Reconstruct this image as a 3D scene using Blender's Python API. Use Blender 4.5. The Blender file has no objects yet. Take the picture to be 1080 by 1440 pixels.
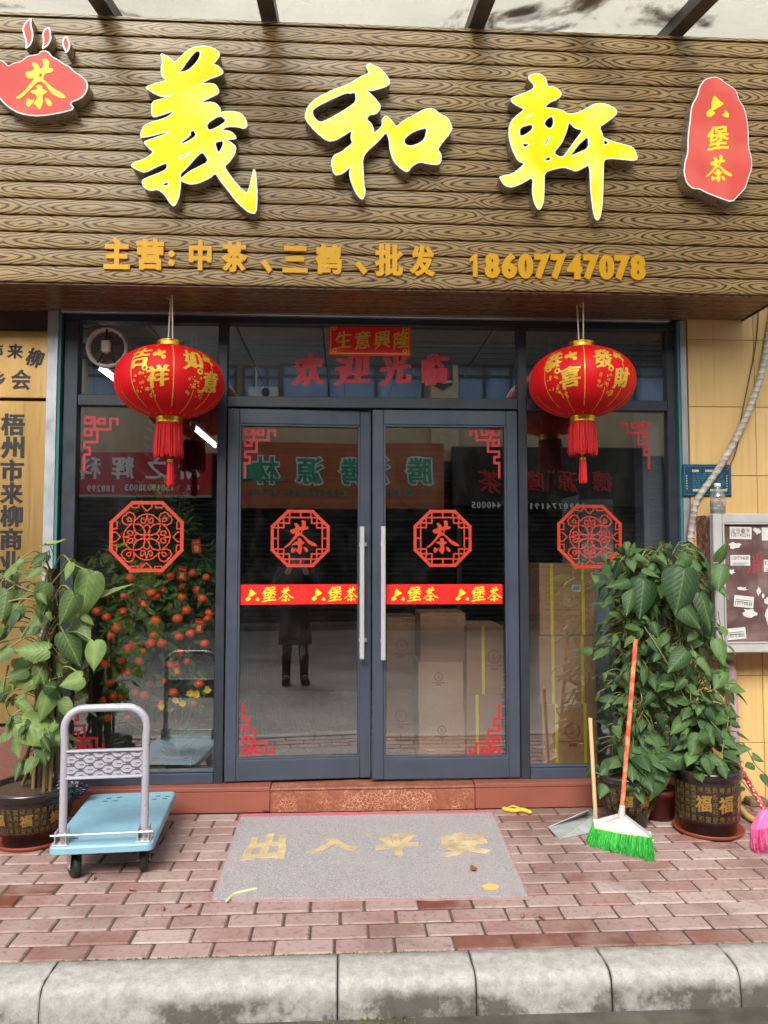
import bpy, math, random
import numpy as np
from mathutils import Vector, Matrix, Euler
from mathutils.geometry import delaunay_2d_cdt
R = math.radians
S = bpy.context.scene
col = bpy.context.collection
rnd = random.Random(7)

# ------------------------------------------------------------------ camera
FPX, YAW, PIT, CD, CH = 1082.0, R(3.0), R(3.2), 4.4, 1.40
cam = bpy.data.cameras.new("camera")
cam.sensor_fit = 'VERTICAL'; cam.sensor_height = 36.0; cam.lens = FPX / 1440 * 36
cam.clip_start = 0.01; cam.clip_end = 300
cam_o = bpy.data.objects.new("camera", cam); col.objects.link(cam_o)
CAM = Vector((0, -CD, CH))
cam_o.location = CAM
cam_o.rotation_euler = Euler((R(90) + PIT, 0, -YAW), 'XYZ')
S.camera = cam_o
_F = Vector((math.sin(YAW) * math.cos(PIT), math.cos(YAW) * math.cos(PIT), math.sin(PIT)))
_R = Vector((math.cos(YAW), -math.sin(YAW), 0)); _U = _R.cross(_F)
def ray(x, y): return _F + (x - 540) / FPX * _R - (y - 720) / FPX * _U
def P(x, y, Y=0.0):
    d = ray(x, y); return CAM + d * ((Y + CD) / d.y)
def G(x, y, z=0.0):
    d = ray(x, y); return CAM + d * ((z - CH) / d.z)
def PX(x, y, Y=0.0):
    p = P(x, y, Y); return (p.x, p.z)

# ------------------------------------------------------------------ world, sun, exposure
w = bpy.data.worlds.new("World"); S.world = w; w.use_nodes = True
nt = w.node_tree; nt.nodes.clear()
sky = nt.nodes.new("ShaderNodeTexSky"); sky.sky_type = 'NISHITA'; sky.sun_disc = False
SUN_EL, SUN_ROT = R(40), R(194)
sky.sun_elevation = SUN_EL; sky.sun_rotation = SUN_ROT; sky.air_density = 1.0; sky.dust_density = 5.0; sky.ozone_density = 1.0
hs = nt.nodes.new("ShaderNodeHueSaturation"); hs.inputs['Saturation'].default_value = 0.22
bg = nt.nodes.new("ShaderNodeBackground"); bg.inputs['Strength'].default_value = 0.15
wo = nt.nodes.new("ShaderNodeOutputWorld")
nt.links.new(sky.outputs[0], hs.inputs['Color']); nt.links.new(hs.outputs[0], bg.inputs['Color']); nt.links.new(bg.outputs[0], wo.inputs[0])
sun = bpy.data.lights.new("sun", 'SUN'); sun.energy = 1.9; sun.angle = R(30); sun.color = (1.0, 0.96, 0.9)
sun_o = bpy.data.objects.new("sun", sun); col.objects.link(sun_o); sun_o.location = (0, -6, 12)
_sd = Vector((math.sin(SUN_ROT) * math.cos(SUN_EL), math.cos(SUN_ROT) * math.cos(SUN_EL), math.sin(SUN_EL)))
sun_o.rotation_euler = (-_sd).to_track_quat('-Z', 'Y').to_euler()
S.view_settings.view_transform = 'Standard'; S.view_settings.look = 'None'
S.view_settings.exposure = 0.9; S.view_settings.gamma = 1.0
S.cycles.max_bounces = 10; S.cycles.transparent_max_bounces = 16; S.cycles.glossy_bounces = 4; S.cycles.diffuse_bounces = 4
S.cycles.sample_clamp_indirect = 4.0; S.cycles.caustics_reflective = False; S.cycles.caustics_refractive = False

# ------------------------------------------------------------------ mesh helpers
class MB:
    def __init__(s): s.v = []; s.f = []; s.m = []; s.sm = []; s.tint = []; s.ct = 0.5; s.luv = {}
    def add(s, vs, fs, mi=0, smooth=False):
        b = len(s.v); s.v += [tuple(v) for v in vs]
        for f in fs:
            s.f.append(tuple(b + i for i in f)); s.m.append(mi); s.sm.append(smooth); s.tint.append(s.ct)
    def box(s, lo, hi, mi=0, bev=0.0, M=None):
        x0, y0, z0 = lo; x1, y1, z1 = hi
        if bev <= 0:
            vs = [(x, y, z) for x in (x0, x1) for y in (y0, y1) for z in (z0, z1)]
            fs = [(0, 1, 3, 2), (4, 6, 7, 5), (0, 4, 5, 1), (2, 3, 7, 6), (0, 2, 6, 4), (1, 5, 7, 3)]
        else:
            b = min(bev, (x1 - x0) * .49, (y1 - y0) * .49, (z1 - z0) * .49)
            vs = []; idx = {}
            for i, (xa, xs) in enumerate(((x0, 1), (x1, -1))):
                for j, (ya, ys) in enumerate(((y0, 1), (y1, -1))):
                    for k, (za, zs) in enumerate(((z0, 1), (z1, -1))):
                        for a, p in enumerate(((xa, ya + ys * b, za + zs * b), (xa + xs * b, ya, za + zs * b), (xa + xs * b, ya + ys * b, za))):
                            idx[i, j, k, a] = len(vs); vs.append(p)
            q = lambda i, j, k, a: idx[i, j, k, a]
            fs = []
            for i in (0, 1): fs.append((q(i,0,0,0), q(i,0,1,0), q(i,1,1,0), q(i,1,0,0)))
            for j in (0, 1): fs.append((q(0,j,0,1), q(1,j,0,1), q(1,j,1,1), q(0,j,1,1)))
            for k in (0, 1): fs.append((q(0,0,k,2), q(1,0,k,2), q(1,1,k,2), q(0,1,k,2)))
            for j in (0, 1):
                for k in (0, 1): fs.append((q(0,j,k,1), q(1,j,k,1), q(1,j,k,2), q(0,j,k,2)))
            for i in (0, 1):
                for k in (0, 1): fs.append((q(i,0,k,0), q(i,1,k,0), q(i,1,k,2), q(i,0,k,2)))
            for i in (0, 1):
                for j in (0, 1): fs.append((q(i,j,0,0), q(i,j,1,0), q(i,j,1,1), q(i,j,0,1)))
            for i in (0, 1):
                for j in (0, 1):
                    for k in (0, 1): fs.append((q(i,j,k,0), q(i,j,k,1), q(i,j,k,2)))
            c = Vector(((x0+x1)/2, (y0+y1)/2, (z0+z1)/2)); out = []
            for f in fs:
                pts = [Vector(vs[a]) for a in f]; n = (pts[1]-pts[0]).cross(pts[2]-pts[0]); cc = sum(pts, Vector())/len(pts)
                out.append(f if n.dot(cc - c) > 0 else f[::-1])
            fs = out
        if M is not None: vs = [M @ Vector(v) for v in vs]
        s.add(vs, fs, mi)
    def tube(s, pts, rad, n=8, mi=0, caps=True, smooth=True, flat=None):
        pts = [Vector(p) for p in pts]; m = len(pts)
        if not hasattr(rad, '__len__'): rad = [rad] * m
        vs = []; up = None
        for i in range(m):
            t = (pts[min(i+1, m-1)] - pts[max(i-1, 0)]);
            if t.length < 1e-9: t = Vector((0,0,1))
            t.normalize()
            if up is None:
                up = Vector((0,0,1)) if abs(t.z) < .9 else Vector((1,0,0))
            a = t.cross(up);
            if a.length < 1e-6: a = t.cross(Vector((0,1,0)))
            a.normalize(); b = a.cross(t).normalized(); up = b
            for k in range(n):
                th = 2*math.pi*k/n
                vs.append(pts[i] + a*math.cos(th)*rad[i] + b*math.sin(th)*rad[i])
        fs = [(i*n+k, i*n+(k+1) % n, (i+1)*n+(k+1) % n, (i+1)*n+k) for i in range(m-1) for k in range(n)]
        s.add(vs, fs, mi, smooth)
        if caps:
            s.add(vs[:n], [tuple(range(n))[::-1]], mi); s.add(vs[-n:], [tuple(range(n))], mi)
    def lathe(s, prof, c=(0,0,0), n=32, mi=0, smooth=True, M=None, a0=0, ell=(1,1)):
        vs = []
        for r, z in prof:
            for k in range(n):
                th = a0 + 2*math.pi*k/n; p = Vector((r*math.cos(th)*ell[0], r*math.sin(th)*ell[1], z))
                if M is not None: p = M @ p
                vs.append(p + Vector(c))
        fs = [(i*n+k, i*n+(k+1) % n, (i+1)*n+(k+1) % n, (i+1)*n+k) for i in range(len(prof)-1) for k in range(n)]
        s.add(vs, fs, mi, smooth)
    def sphere(s, c, r, n=12, m=8, mi=0, sc=(1,1,1), M=None):
        prof = [(max(1e-4, math.sin(math.pi*i/m)), -math.cos(math.pi*i/m)) for i in range(m+1)]
        vs = []
        for a, z in prof:
            for k in range(n):
                th = 2*math.pi*k/n; p = Vector((a*math.cos(th)*sc[0]*r, a*math.sin(th)*sc[1]*r, z*sc[2]*r))
                if M is not None: p = M @ p
                vs.append(p + Vector(c))
        s.add(vs, [(i*n+k, i*n+(k+1) % n, (i+1)*n+(k+1) % n, (i+1)*n+k) for i in range(m) for k in range(n)], mi, True)
    def build(s, name, mats, parent=None):
        me = bpy.data.meshes.new(name); me.from_pydata(s.v, [], s.f)
        if not isinstance(mats, (list, tuple)): mats = [mats]
        for m in mats: me.materials.append(m)
        me.polygons.foreach_set('material_index', s.m); me.polygons.foreach_set('use_smooth', s.sm)
        a = me.attributes.new('tint', 'FLOAT', 'FACE'); a.data.foreach_set('value', s.tint)
        if s.luv:
            a = me.attributes.new('luv', 'FLOAT_VECTOR', 'POINT'); q = np.zeros((len(s.v), 3), np.float32)
            for k, x in s.luv.items(): q[k] = x
            a.data.foreach_set('vector', q.ravel())
        me.update()
        o = bpy.data.objects.new(name, me); col.objects.link(o)
        if parent is not None: o.parent = parent
        return o

def tag(o, label=None, cat=None, group=None, kind=None):
    if label: o['label'] = label
    if cat: o['category'] = cat
    if group: o['group'] = group
    if kind: o['kind'] = kind
    return o
def thing(name, label, cat, group=None):
    o = bpy.data.objects.new(name, None); col.objects.link(o); o.empty_display_size = .1
    return tag(o, label, cat, group)
def rebase(o, p):
    """put the Empty at its thing's base without moving its parts"""
    p = Vector(p); o.location = p
    for c in o.children: c.matrix_parent_inverse = Matrix.Translation(-p)
def struct(o): o['kind'] = 'structure'; return o
def copy_tree(o, parent=None):
    c = o.copy(); col.objects.link(c)
    if parent is not None: c.parent = parent; c.matrix_parent_inverse = o.matrix_parent_inverse.copy()
    for ch in list(o.children): copy_tree(ch, c)
    return c

# ------------------------------------------------------------------ lettering helpers
_gc = {}
def glyph_raw(ch):
    if ch in _gc: return _gc[ch]
    cu = bpy.data.curves.new("glyph", 'FONT'); cu.body = ch; cu.size = 1.0
    o = bpy.data.objects.new("glyph", cu); col.objects.link(o)
    dg = bpy.context.evaluated_depsgraph_get(); dg.update()
    c2 = o.evaluated_get(dg).to_curve(dg)
    out = []
    for sp in c2.splines:
        bp = sp.bezier_points; n = len(bp); pts = []
        for i in range(n):
            a, b = bp[i], bp[(i+1) % n]
            p0, p1, p2, p3 = (np.array(q[:2]) for q in (a.co, a.handle_right, b.co, b.handle_left and b.handle_left))
            p2, p3 = np.array(b.handle_left[:2]), np.array(b.co[:2])
            straight = abs(np.cross(p1-p0, p3-p0)) < 1e-5 and abs(np.cross(p2-p0, p3-p0)) < 1e-5
            k = 1 if straight else 4
            for j in range(k):
                t = j/k; pts.append((1-t)**3*p0+3*t*(1-t)**2*p1+3*t*t*(1-t)*p2+t**3*p3)
        if len(pts) > 2: out.append(np.array(pts))
    o.evaluated_get(dg).to_curve_clear()
    bpy.data.objects.remove(o); bpy.data.curves.remove(cu)
    _gc[ch] = out
    return out
def area(c): x, y = c[:, 0], c[:, 1]; return .5*np.sum(x*np.roll(y, -1)-np.roll(x, -1)*y)
def offset(cs, d0, d1=None):
    """grow closed contours outward; d0 for horizontal edges, d1 for vertical edges"""
    if d1 is None: d1 = d0
    tot = sum(area(c) for c in cs); sg = 1 if tot > 0 else -1
    out = []
    for c in cs:
        e = np.roll(c, -1, 0)-c; L = np.maximum(np.linalg.norm(e, axis=1, keepdims=True), 1e-9); e = e/L
        n = np.stack([e[:, 1], -e[:, 0]], 1)*sg
        n2 = n+np.roll(n, 1, 0); l2 = np.linalg.norm(n2, axis=1, keepdims=True); n2 = np.where(l2 > 1e-6, n2/np.maximum(l2, 1e-6), n)
        cosv = np.clip(np.sum(n2*n, 1, keepdims=True), .45, 1)
        out.append(c+n2*np.array([d1, d0])/cosv)
    return out
def densify(c, step):
    out = []
    for i in range(len(c)):
        a, b = c[i], c[(i+1) % len(c)]; k = max(1, int(np.linalg.norm(b-a)/step))
        for j in range(k): out.append(a+(b-a)*j/k)
    return np.array(out)
def glyph(ch, style='bold'):
    cs = [c.copy() for c in glyph_raw(ch)]
    if style == 'bold': cs = offset(cs, .018, .03)
    elif style == 'semi': cs = offset(cs, .008, .014)
    elif style == 'brush':
        cs = [densify(c, .04) for c in cs]
        cs = offset(cs, .010, .026); ph = (ord(ch) % 17)*.7
        o2 = []
        for c in cs:
            x, y = c[:, 0].copy(), c[:, 1].copy()
            wob = .012*np.sin(x*9+ph+y*5)+.006*np.sin(y*23+x*13+ph)
            X = x+wob+.04*(y-.4); Y = y+.13*(x-.5)+.03*np.sin(x*3.1)+.010*np.sin(x*19+y*7+ph)
            o2.append(np.stack([X, Y], 1))
        cs = o2
    return [c+np.array([0, .12]) for c in cs]
def lay(ch, x, y, sx, sy=None, style='bold', fit=False):
    """contours of a character with its em box (or its own bounds if fit) laid into x..x+sx, y..y+sy"""
    sy = sx if sy is None else sy
    cs = glyph(ch, style)
    if fit:
        A = np.concatenate(cs); lo, hi = A.min(0), A.max(0); return [(c-lo)/(hi-lo)*np.array([sx, sy])+np.array([x, y]) for c in cs]
    return [c*np.array([sx, sy])+np.array([x, y]) for c in cs]
def line_text(txt, x, y, size, adv=None, style='bold'):
    out = []; adv = size if adv is None else adv
    for ch in txt:
        if ch == ' ': x += adv*.6; continue
        if ord(ch) < 256:
            ww = size*(.28 if ch in '1' else .42)
            if ch in ':.,': out += lay(ch, x+size*.06, y+size*.06, size*.1, size*.5 if ch == ':' else size*.12, style, True)
            elif ch == '-': out += lay(ch, x, y+size*.35, size*.3, size*.1, style, True)
            else: out += lay(ch, x, y+size*.02, ww*(.6 if ch == '1' else 1), size*.72, style, True)
            x += size*.52
        else:
            out += lay(ch, x, y, size, None, style); x += adv
    return out
def ccw(c):
    c = np.array(c, float); return c if area(c) > 0 else c[::-1]
def stroke(pts, wd, closed=False):
    """a polyline as overlapping ccw quads with square joints"""
    pts = [np.array(p, float) for p in pts]; out = []
    seg = list(zip(pts[:-1], pts[1:])) + ([(pts[-1], pts[0])] if closed else [])
    for a, b in seg:
        d = b-a; L = np.linalg.norm(d)
        if L < 1e-9: continue
        d /= L; n = np.array([-d[1], d[0]])*wd/2; e = d*wd*.42
        out.append(ccw([a-e+n, a-e-n, b+e-n, b+e+n]))
    return out
def disc(x, y, r, n=20): return np.array([(x+r*math.cos(2*math.pi*k/n), y+r*math.sin(2*math.pi*k/n)) for k in range(n)])
def ring(x, y, r0, r1, n=24): return [disc(x, y, r1, n), disc(x, y, r0, n)[::-1]]
def chaikin(c, it=1):
    c = np.array(c, float)
    for _ in range(it):
        q = np.roll(c, -1, 0); c = np.stack([c*.78+q*.22, c*.22+q*.78], 1).reshape(-1, 2)
    return c
def fill2d(cs, grid=None):
    """triangulate a set of closed contours by non-zero winding; -> verts, triangles, boundary edges"""
    V = []; E = []
    for c in cs:
        b = len(V); V += [tuple(p) for p in c]; E += [(b+i, b+(i+1) % len(c)) for i in range(len(c))]
    lo = np.min(np.array(V), 0); hi = np.max(np.array(V), 0)
    if grid:
        for gx in np.arange(lo[0]+grid*.37, hi[0], grid):
            for gy in np.arange(lo[1]+grid*.41, hi[1], grid): V.append((gx, gy))
    v, e, f, *_ = delaunay_2d_cdt([Vector(p) for p in V], E, [], 0, 1e-6)
    v = np.array([tuple(p) for p in v]); f = np.array([t for t in f if len(t) == 3])
    if len(f) == 0: return v, [], []
    cen = v[f].mean(1); wn = np.zeros(len(cen), int)
    for c in cs:
        a = c; b = np.roll(c, -1, 0)
        ay, by = a[:, 1][None], b[:, 1][None]; ax, bx = a[:, 0][None], b[:, 0][None]
        px, py = cen[:, 0][:, None], cen[:, 1][:, None]
        isl = (bx-ax)*(py-ay)-(px-ax)*(by-ay)
        wn += ((ay <= py) & (by > py) & (isl > 0)).sum(1)-((ay > py) & (by <= py) & (isl < 0)).sum(1)
    keep = []
    for t in f[wn != 0]:
        a, b, c = v[t]
        if (b[0]-a[0])*(c[1]-a[1])-(b[1]-a[1])*(c[0]-a[0]) < 0: t = t[::-1]
        keep.append(tuple(int(i) for i in t))
    ed = {}
    for t in keep:
        for i in range(3):
            a, b = t[i], t[(i+1) % 3]
            if (b, a) in ed: del ed[b, a]
            else: ed[a, b] = 1
    return v, keep, list(ed)
def plate(mb, cs, xf, t=.004, mi=0, ms=None, grid=None, d0=0.0):
    """fill contours, lift them t along w and close the rim; xf(u, v, w) -> 3D"""
    v, tris, edges = fill2d(cs, grid)
    if not tris: return
    ms = mi if ms is None else ms
    mb.add([xf(p[0], p[1], t) for p in v], tris, mi)
    if t-d0 > 1e-5:
        vs = []; fs = []
        for a, b in edges:
            k = len(vs); vs += [xf(*v[a], d0), xf(*v[b], d0), xf(*v[b], t), xf(*v[a], t)]; fs.append((k, k+1, k+2, k+3))
        mb.add(vs, fs, ms)
def wallxf(Y): return lambda u, v, ww: (u, Y-ww, v)
def oppxf(Y): return lambda u, v, ww: (-u, Y+ww, v)
def groundxf(z): return lambda u, v, ww: (u, v, z+ww)

# ------------------------------------------------------------------ materials
def C(r, g, b):
    f = lambda c: (c/255/12.92) if c <= 10 else ((c/255+.055)/1.055)**2.4
    return (f(r), f(g), f(b), 1)
class NT:
    def __init__(s, name):
        s.m = bpy.data.materials.new(name); s.m.use_nodes = True; s.t = s.m.node_tree
        s.b = s.t.nodes['Principled BSDF']; s.out = s.t.nodes['Material Output']
        s.tc = s.n('TexCoord')
    def n(s, kind, **kw):
        o = s.t.nodes.new('ShaderNode'+kind)
        for k, v in kw.items():
            if k.startswith('_'): setattr(o, k[1:], v)
            else: s.set(o.inputs[k.replace('__', ' ')], v)
        return o
    def set(s, sock, v):
        if hasattr(v, 'is_linked') or isinstance(v, bpy.types.NodeSocket): s.t.links.new(v, sock)
        elif isinstance(v, bpy.types.Node): s.t.links.new(v.outputs[0], sock)
        else: sock.default_value = v
    def math(s, op, a, b=0.0, c=None):
        o = s.t.nodes.new('ShaderNodeMath'); o.operation = op; s.set(o.inputs[0], a); s.set(o.inputs[1], b)
        if c is not None: s.set(o.inputs[2], c)
        return o.outputs[0]
    def co(s, scale=(1, 1, 1), which='Object'):
        mp = s.n('Mapping'); s.set(mp.inputs['Vector'], s.tc.outputs[which]); mp.inputs['Scale'].default_value = scale; return mp.outputs[0]
    def noise(s, scale=5, detail=4, vec=None, rough=.55, dist=0.0):
        o = s.t.nodes.new('ShaderNodeTexNoise'); o.inputs['Scale'].default_value = scale; o.inputs['Detail'].default_value = detail
        o.inputs['Roughness'].default_value = rough; o.inputs['Distortion'].default_value = dist
        s.set(o.inputs['Vector'], vec if vec is not None else s.tc.outputs['Object']); return o.outputs[0]
    def ramp(s, fac, stops, interp='LINEAR'):
        o = s.t.nodes.new('ShaderNodeValToRGB'); r = o.color_ramp; r.interpolation = interp
        while len(r.elements) < len(stops): r.elements.new(.5)
        for e, (p, c) in zip(r.elements, stops):
            e.position = p; e.color = c if len(c) == 4 else (*c, 1)
        s.set(o.inputs[0], fac); return o.outputs[0]
    def mix(s, fac, a, b, mode='MIX'):
        o = s.t.nodes.new('ShaderNodeMix'); o.data_type = 'RGBA'; o.blend_type = mode
        s.set(o.inputs[0], fac); s.set(o.inputs[6], a); s.set(o.inputs[7], b); return o.outputs[2]
    def attr(s, name): o = s.t.nodes.new('ShaderNodeAttribute'); o.attribute_name = name; return o.outputs['Fac']
    def bump(s, h, strength=.3, dist=.01):
        o = s.t.nodes.new('ShaderNodeBump'); o.inputs['Strength'].default_value = strength; o.inputs['Distance'].default_value = dist
        s.set(o.inputs['Height'], h); s.set(s.b.inputs['Normal'], o.outputs[0])
    def p(s, **kw):
        for k, v in kw.items(): s.set(s.b.inputs[k.replace('__', ' ')], v)
        return s.m
def g1(v): return (v, v, v, 1)
_ms = {}
def simple(name, c, rough=.5, metal=0.0, var=.12, scale=9, bump=0.0, bscale=60, spec=.5, coat=0.0, streak=None):
    if name in _ms: return _ms[name]
    t = NT(name); vec = t.co(streak) if streak else None
    n = t.noise(scale, 5, vec)
    k = t.ramp(n, [(.3, g1(1-var)), (.7, g1(1+var))])
    # ramp colours clip at 1 in some builds, so darken from a brighter base
    c2 = tuple(min(1, x*(1+var)) for x in c[:3])+(1,)
    k = t.ramp(n, [(.28, g1(max(0, 1-2*var))), (.72, g1(1))])
    t.p(Base__Color=t.mix(1.0, c2, k, 'MULTIPLY'), Metallic=metal, Specular__IOR__Level=spec, Coat__Weight=coat)
    t.p(Roughness=t.ramp(t.noise(scale*2.3, 3, vec), [(.3, g1(max(0, rough*.8))), (.7, g1(min(1, rough*1.2)))]))
    if bump: t.bump(t.noise(bscale, 4, vec), bump, .004)
    _ms[name] = t.m
    return t.m
def tinted(name, lo, hi, rough=.5, bump=.0, bscale=40, spec=.4, extra=None):
    """base colour runs from lo to hi over the per-face 'tint' value (each brick, leaf or hair its own)"""
    t = NT(name); n = t.noise(14, 4)
    c = t.mix(t.attr('tint'), lo, hi); c = t.mix(1.0, c, t.ramp(n, [(.25, g1(.75)), (.75, g1(1))]), 'MULTIPLY')
    t.p(Base__Color=c, Roughness=rough, Specular__IOR__Level=spec)
    if bump: t.bump(t.noise(bscale, 4), bump, .004)
    if extra: extra(t)
    return t.m
def emit(name, c, s, base=None):
    t = NT(name); t.p(Base__Color=base or c, Emission__Color=c, Emission__Strength=s, Roughness=.4); return t.m

# printed wood grain of the slats: nested plain-sawn arcs, one drawing per slat
SLAT_H, SLAT_Z0 = 0.0875, 2.785
def wood_mat(name, tan, mid, dark, rough, axis='z', z0=SLAT_Z0, h=SLAT_H, freq=1.0):
    t = NT(name); sp = t.n('SeparateXYZ'); t.set(sp.inputs[0], t.tc.outputs['Object'])
    u = sp.outputs[0]; zz = sp.outputs[2 if axis == 'z' else 1]
    q = t.math('DIVIDE', t.math('SUBTRACT', zz, z0), h); sl = t.math('FLOOR', q)
    v = t.math('SUBTRACT', t.math('MULTIPLY', t.math('SUBTRACT', q, sl), 2.0), 1.0)
    per = 0.58
    uo = t.math('ADD', u, t.math('MULTIPLY', sl, .173))          # the print repeats, shifted slat by slat
    jit = t.noise(1.0, 1, t.n('CombineXYZ', X=t.math('MULTIPLY', u, 1.3), Y=t.math('MULTIPLY', sl, 5.3)).outputs[0])
    cyc = t.math('ADD', t.math('DIVIDE', uo, per), t.math('MULTIPLY', jit, .9)); cf = t.math('SUBTRACT', cyc, t.math('FLOOR', cyc))
    cb = t.n('CombineXYZ'); t.set(cb.inputs[0], t.math('MULTIPLY', uo, 5.0)); t.set(cb.inputs[1], t.math('MULTIPLY', v, .5)); t.set(cb.inputs[2], t.math('MULTIPLY', sl, 3.7))
    wob = t.noise(1.0, 2, cb.outputs[0])
    a = t.math('SUBTRACT', cf, .5); a2 = t.math('MULTIPLY', t.math('ABSOLUTE', a), 2.0)
    vv = t.math('ADD', v, t.math('MULTIPLY', t.math('SUBTRACT', wob, .5), 1.1))
    av = t.math('SQRT', t.math('ADD', t.math('MULTIPLY', vv, vv), .03))
    g = t.math('ADD', av, t.math('MULTIPLY', t.math('POWER', a2, 1.4), 1.1))
    wv = t.math('SINE', t.math('MULTIPLY', t.math('POWER', g, .85), 23.0*freq))
    wv = t.math('ADD', t.math('MULTIPLY', wv, .5), .5)
    fine = t.noise(1.0, 4, t.co((14, 60, 420)) if axis == 'z' else t.co((10, 420, 60)))
    w2 = t.math('ADD', t.math('MULTIPLY', wv, .8), t.math('MULTIPLY', fine, .25))
    c = t.ramp(w2, [(.10, dark), (.27, mid), (.47, tan), (.92, tuple(x*1.12 for x in tan[:3])+(1,))])
    big = t.noise(2.0, 3, t.co((1.2, 1, 9)))
    c = t.mix(1.0, c, t.ramp(big, [(.3, g1(.8)), (.7, g1(1))]), 'MULTIPLY')
    grv = t.math('ABSOLUTE', v)
    c = t.mix(t.ramp(grv, [(.86, g1(0)), (.95, g1(.9))]), c, C(52, 28, 14))
    t.p(Base__Color=c, Roughness=t.ramp(fine, [(.3, g1(rough*.8)), (.7, g1(rough*1.25))]), Specular__IOR__Level=.38, Coat__Weight=.06, Coat__Roughness=.18)
    t.bump(fine, .08, .002)
    return t.m

M = {}
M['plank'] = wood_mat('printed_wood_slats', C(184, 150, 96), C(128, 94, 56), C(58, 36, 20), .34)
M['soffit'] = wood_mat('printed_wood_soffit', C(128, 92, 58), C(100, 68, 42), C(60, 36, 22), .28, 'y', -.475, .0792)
M['frame'] = simple('slate_grey_aluminium', C(60, 67, 80), .38, .0, .10, 6, .05, 90, .5)
M['frame_dark'] = simple('dark_grey_aluminium', C(42, 46, 55), .4, .0, .10, 6, .05, 90, .5)
M['frame_edge'] = simple('light_aluminium', C(176, 178, 182), .38, .6, .12, 7, .03, 80)
M['steel'] = simple('brushed_steel', C(206, 206, 205), .36, .55, .08, 20, .04, 160, streak=(40, 40, 2))
M['darksteel'] = simple('dark_beam_steel', C(74, 70, 68), .5, .3, .15, 8)
M['return'] = simple('letter_return_steel', C(170, 158, 142), .3, .6, .12, 14)
M['rim'] = emit('glowing_letter_trim', C(235, 232, 225), .40, C(225, 222, 214))  # emission puts the lit letters' white glow onto the trim
def led(name, edge, mid, s, sc):
    t = NT(name); n = t.noise(sc, 1.5)
    c = t.ramp(n, [(.44, edge), (.60, mid)])
    t.p(Base__Color=t.mix(.5, edge, (0, 0, 0, 1)), Emission__Color=c, Emission__Strength=s, Roughness=.4, Specular__IOR__Level=.2); return t.m
M['led_yellow'] = led('lit_yellow_acrylic', (1.0, .80, .0, 1), (1.0, 1.0, .24, 1), .40, 2.6)
M['led_red'] = led('lit_red_acrylic', C(236, 96, 84), C(250, 120, 108), .34, 5)
M['led_char'] = emit('lit_yellow_character', (1.0, .80, .02, 1), .40, (.5, .4, .01, 1))
M['amber'] = simple('amber_acrylic', C(255, 182, 8), .35, 0, .05, 5, spec=.4)
M['black'] = simple('black_enamel', C(22, 20, 20), .45, 0, .2, 12)
M['teal'] = simple('glass_edge_teal', C(70, 120, 118), .2, 0, .1, 5)
def brass():
    t = NT('brushed_brass'); n = t.noise(1.0, 4, t.co((2.2, 2, .6))); st = t.noise(1.0, 3, t.co((420, 4, 2.0)))
    t.p(Base__Color=t.ramp(n, [(.3, C(168, 132, 78)), (.7, C(204, 172, 116))]), Metallic=.85, Roughness=t.ramp(st, [(.3, g1(.28)), (.7, g1(.42))]))
    t.bump(st, .015, .0005); return t.m
M['brass'] = brass()
M['red_sticker'] = simple('red_orange_vinyl', C(186, 54, 30), .45, 0, .06, 5)
M['fret'] = simple('red_fret_vinyl', C(166, 40, 46), .45, 0, .08, 5)
M['banner'] = simple('bright_red_vinyl', C(238, 38, 34), .35, 0, .05, 4)
M['banner_char'] = simple('yellow_print', C(250, 206, 50), .4, 0, .05, 4)
M['welcome'] = simple('faded_red_vinyl', C(170, 24, 32), .5, 0, .08, 6)
M['redpaper'] = simple('red_paper', C(226, 26, 28), .5, 0, .08, 9)
M['goldprint'] = simple('gold_print', C(226, 182, 62), .35, .25, .12, 30)
def silk():
    t = NT('red_lantern_silk'); n = t.noise(3, 3); wv = t.noise(420, 2)
    t.p(Base__Color=t.ramp(n, [(.3, C(196, 6, 18)), (.7, C(226, 10, 24))]), Roughness=.55, Sheen__Weight=.4, Sheen__Roughness=.4, Sheen__Tint=C(255, 70, 60), Specular__IOR__Level=.25)
    t.p(Subsurface__Weight=.0); t.bump(wv, .08, .001); return t.m
M['silk'] = silk()
M['tassel'] = tinted('red_tassel_thread', C(170, 8, 16), C(235, 30, 34), .5)
M['gold'] = simple('gold_foil', C(226, 170, 60), .28, .85, .15, 30)
M['cord'] = simple('cream_cord', C(214, 200, 172), .7, 0, .1, 40)
def glassm(name, refl, tint, rough=.0):
    t = NT(name); t.t.nodes.remove(t.b)
    tr = t.n('BsdfTransparent', Color=tint); gl = t.n('BsdfGlossy', Roughness=rough, Color=(.97, .99, 1, 1)); gl.distribution = 'GGX'
    lw = t.n('LayerWeight', Blend=.35); f = t.math('MULTIPLY_ADD', lw.outputs['Fresnel'], .35, refl)
    mx = t.n('MixShader'); t.set(mx.inputs[0], f); t.set(mx.inputs[1], tr.outputs[0]); t.set(mx.inputs[2], gl.outputs[0])
    dust = t.math('MULTIPLY', t.ramp(t.noise(3.0, 7, t.co((1, 1, .45)), .7, 1.0), [(.48, g1(0)), (.85, g1(1))]), .045)
    dd = t.n('BsdfDiffuse', Color=C(190, 190, 186)); m2 = t.n('MixShader'); t.set(m2.inputs[0], dust); t.set(m2.inputs[1], mx.outputs[0]); t.set(m2.inputs[2], dd.outputs[0])
    t.set(t.out.inputs[0], m2.outputs[0]); return t.m
M['glass'] = glassm('tinted_shop_glass', .25, (.90, .92, .92, 1))
M['clear'] = glassm('clear_inner_face', .0, (1, 1, 1, 1)); 
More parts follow.
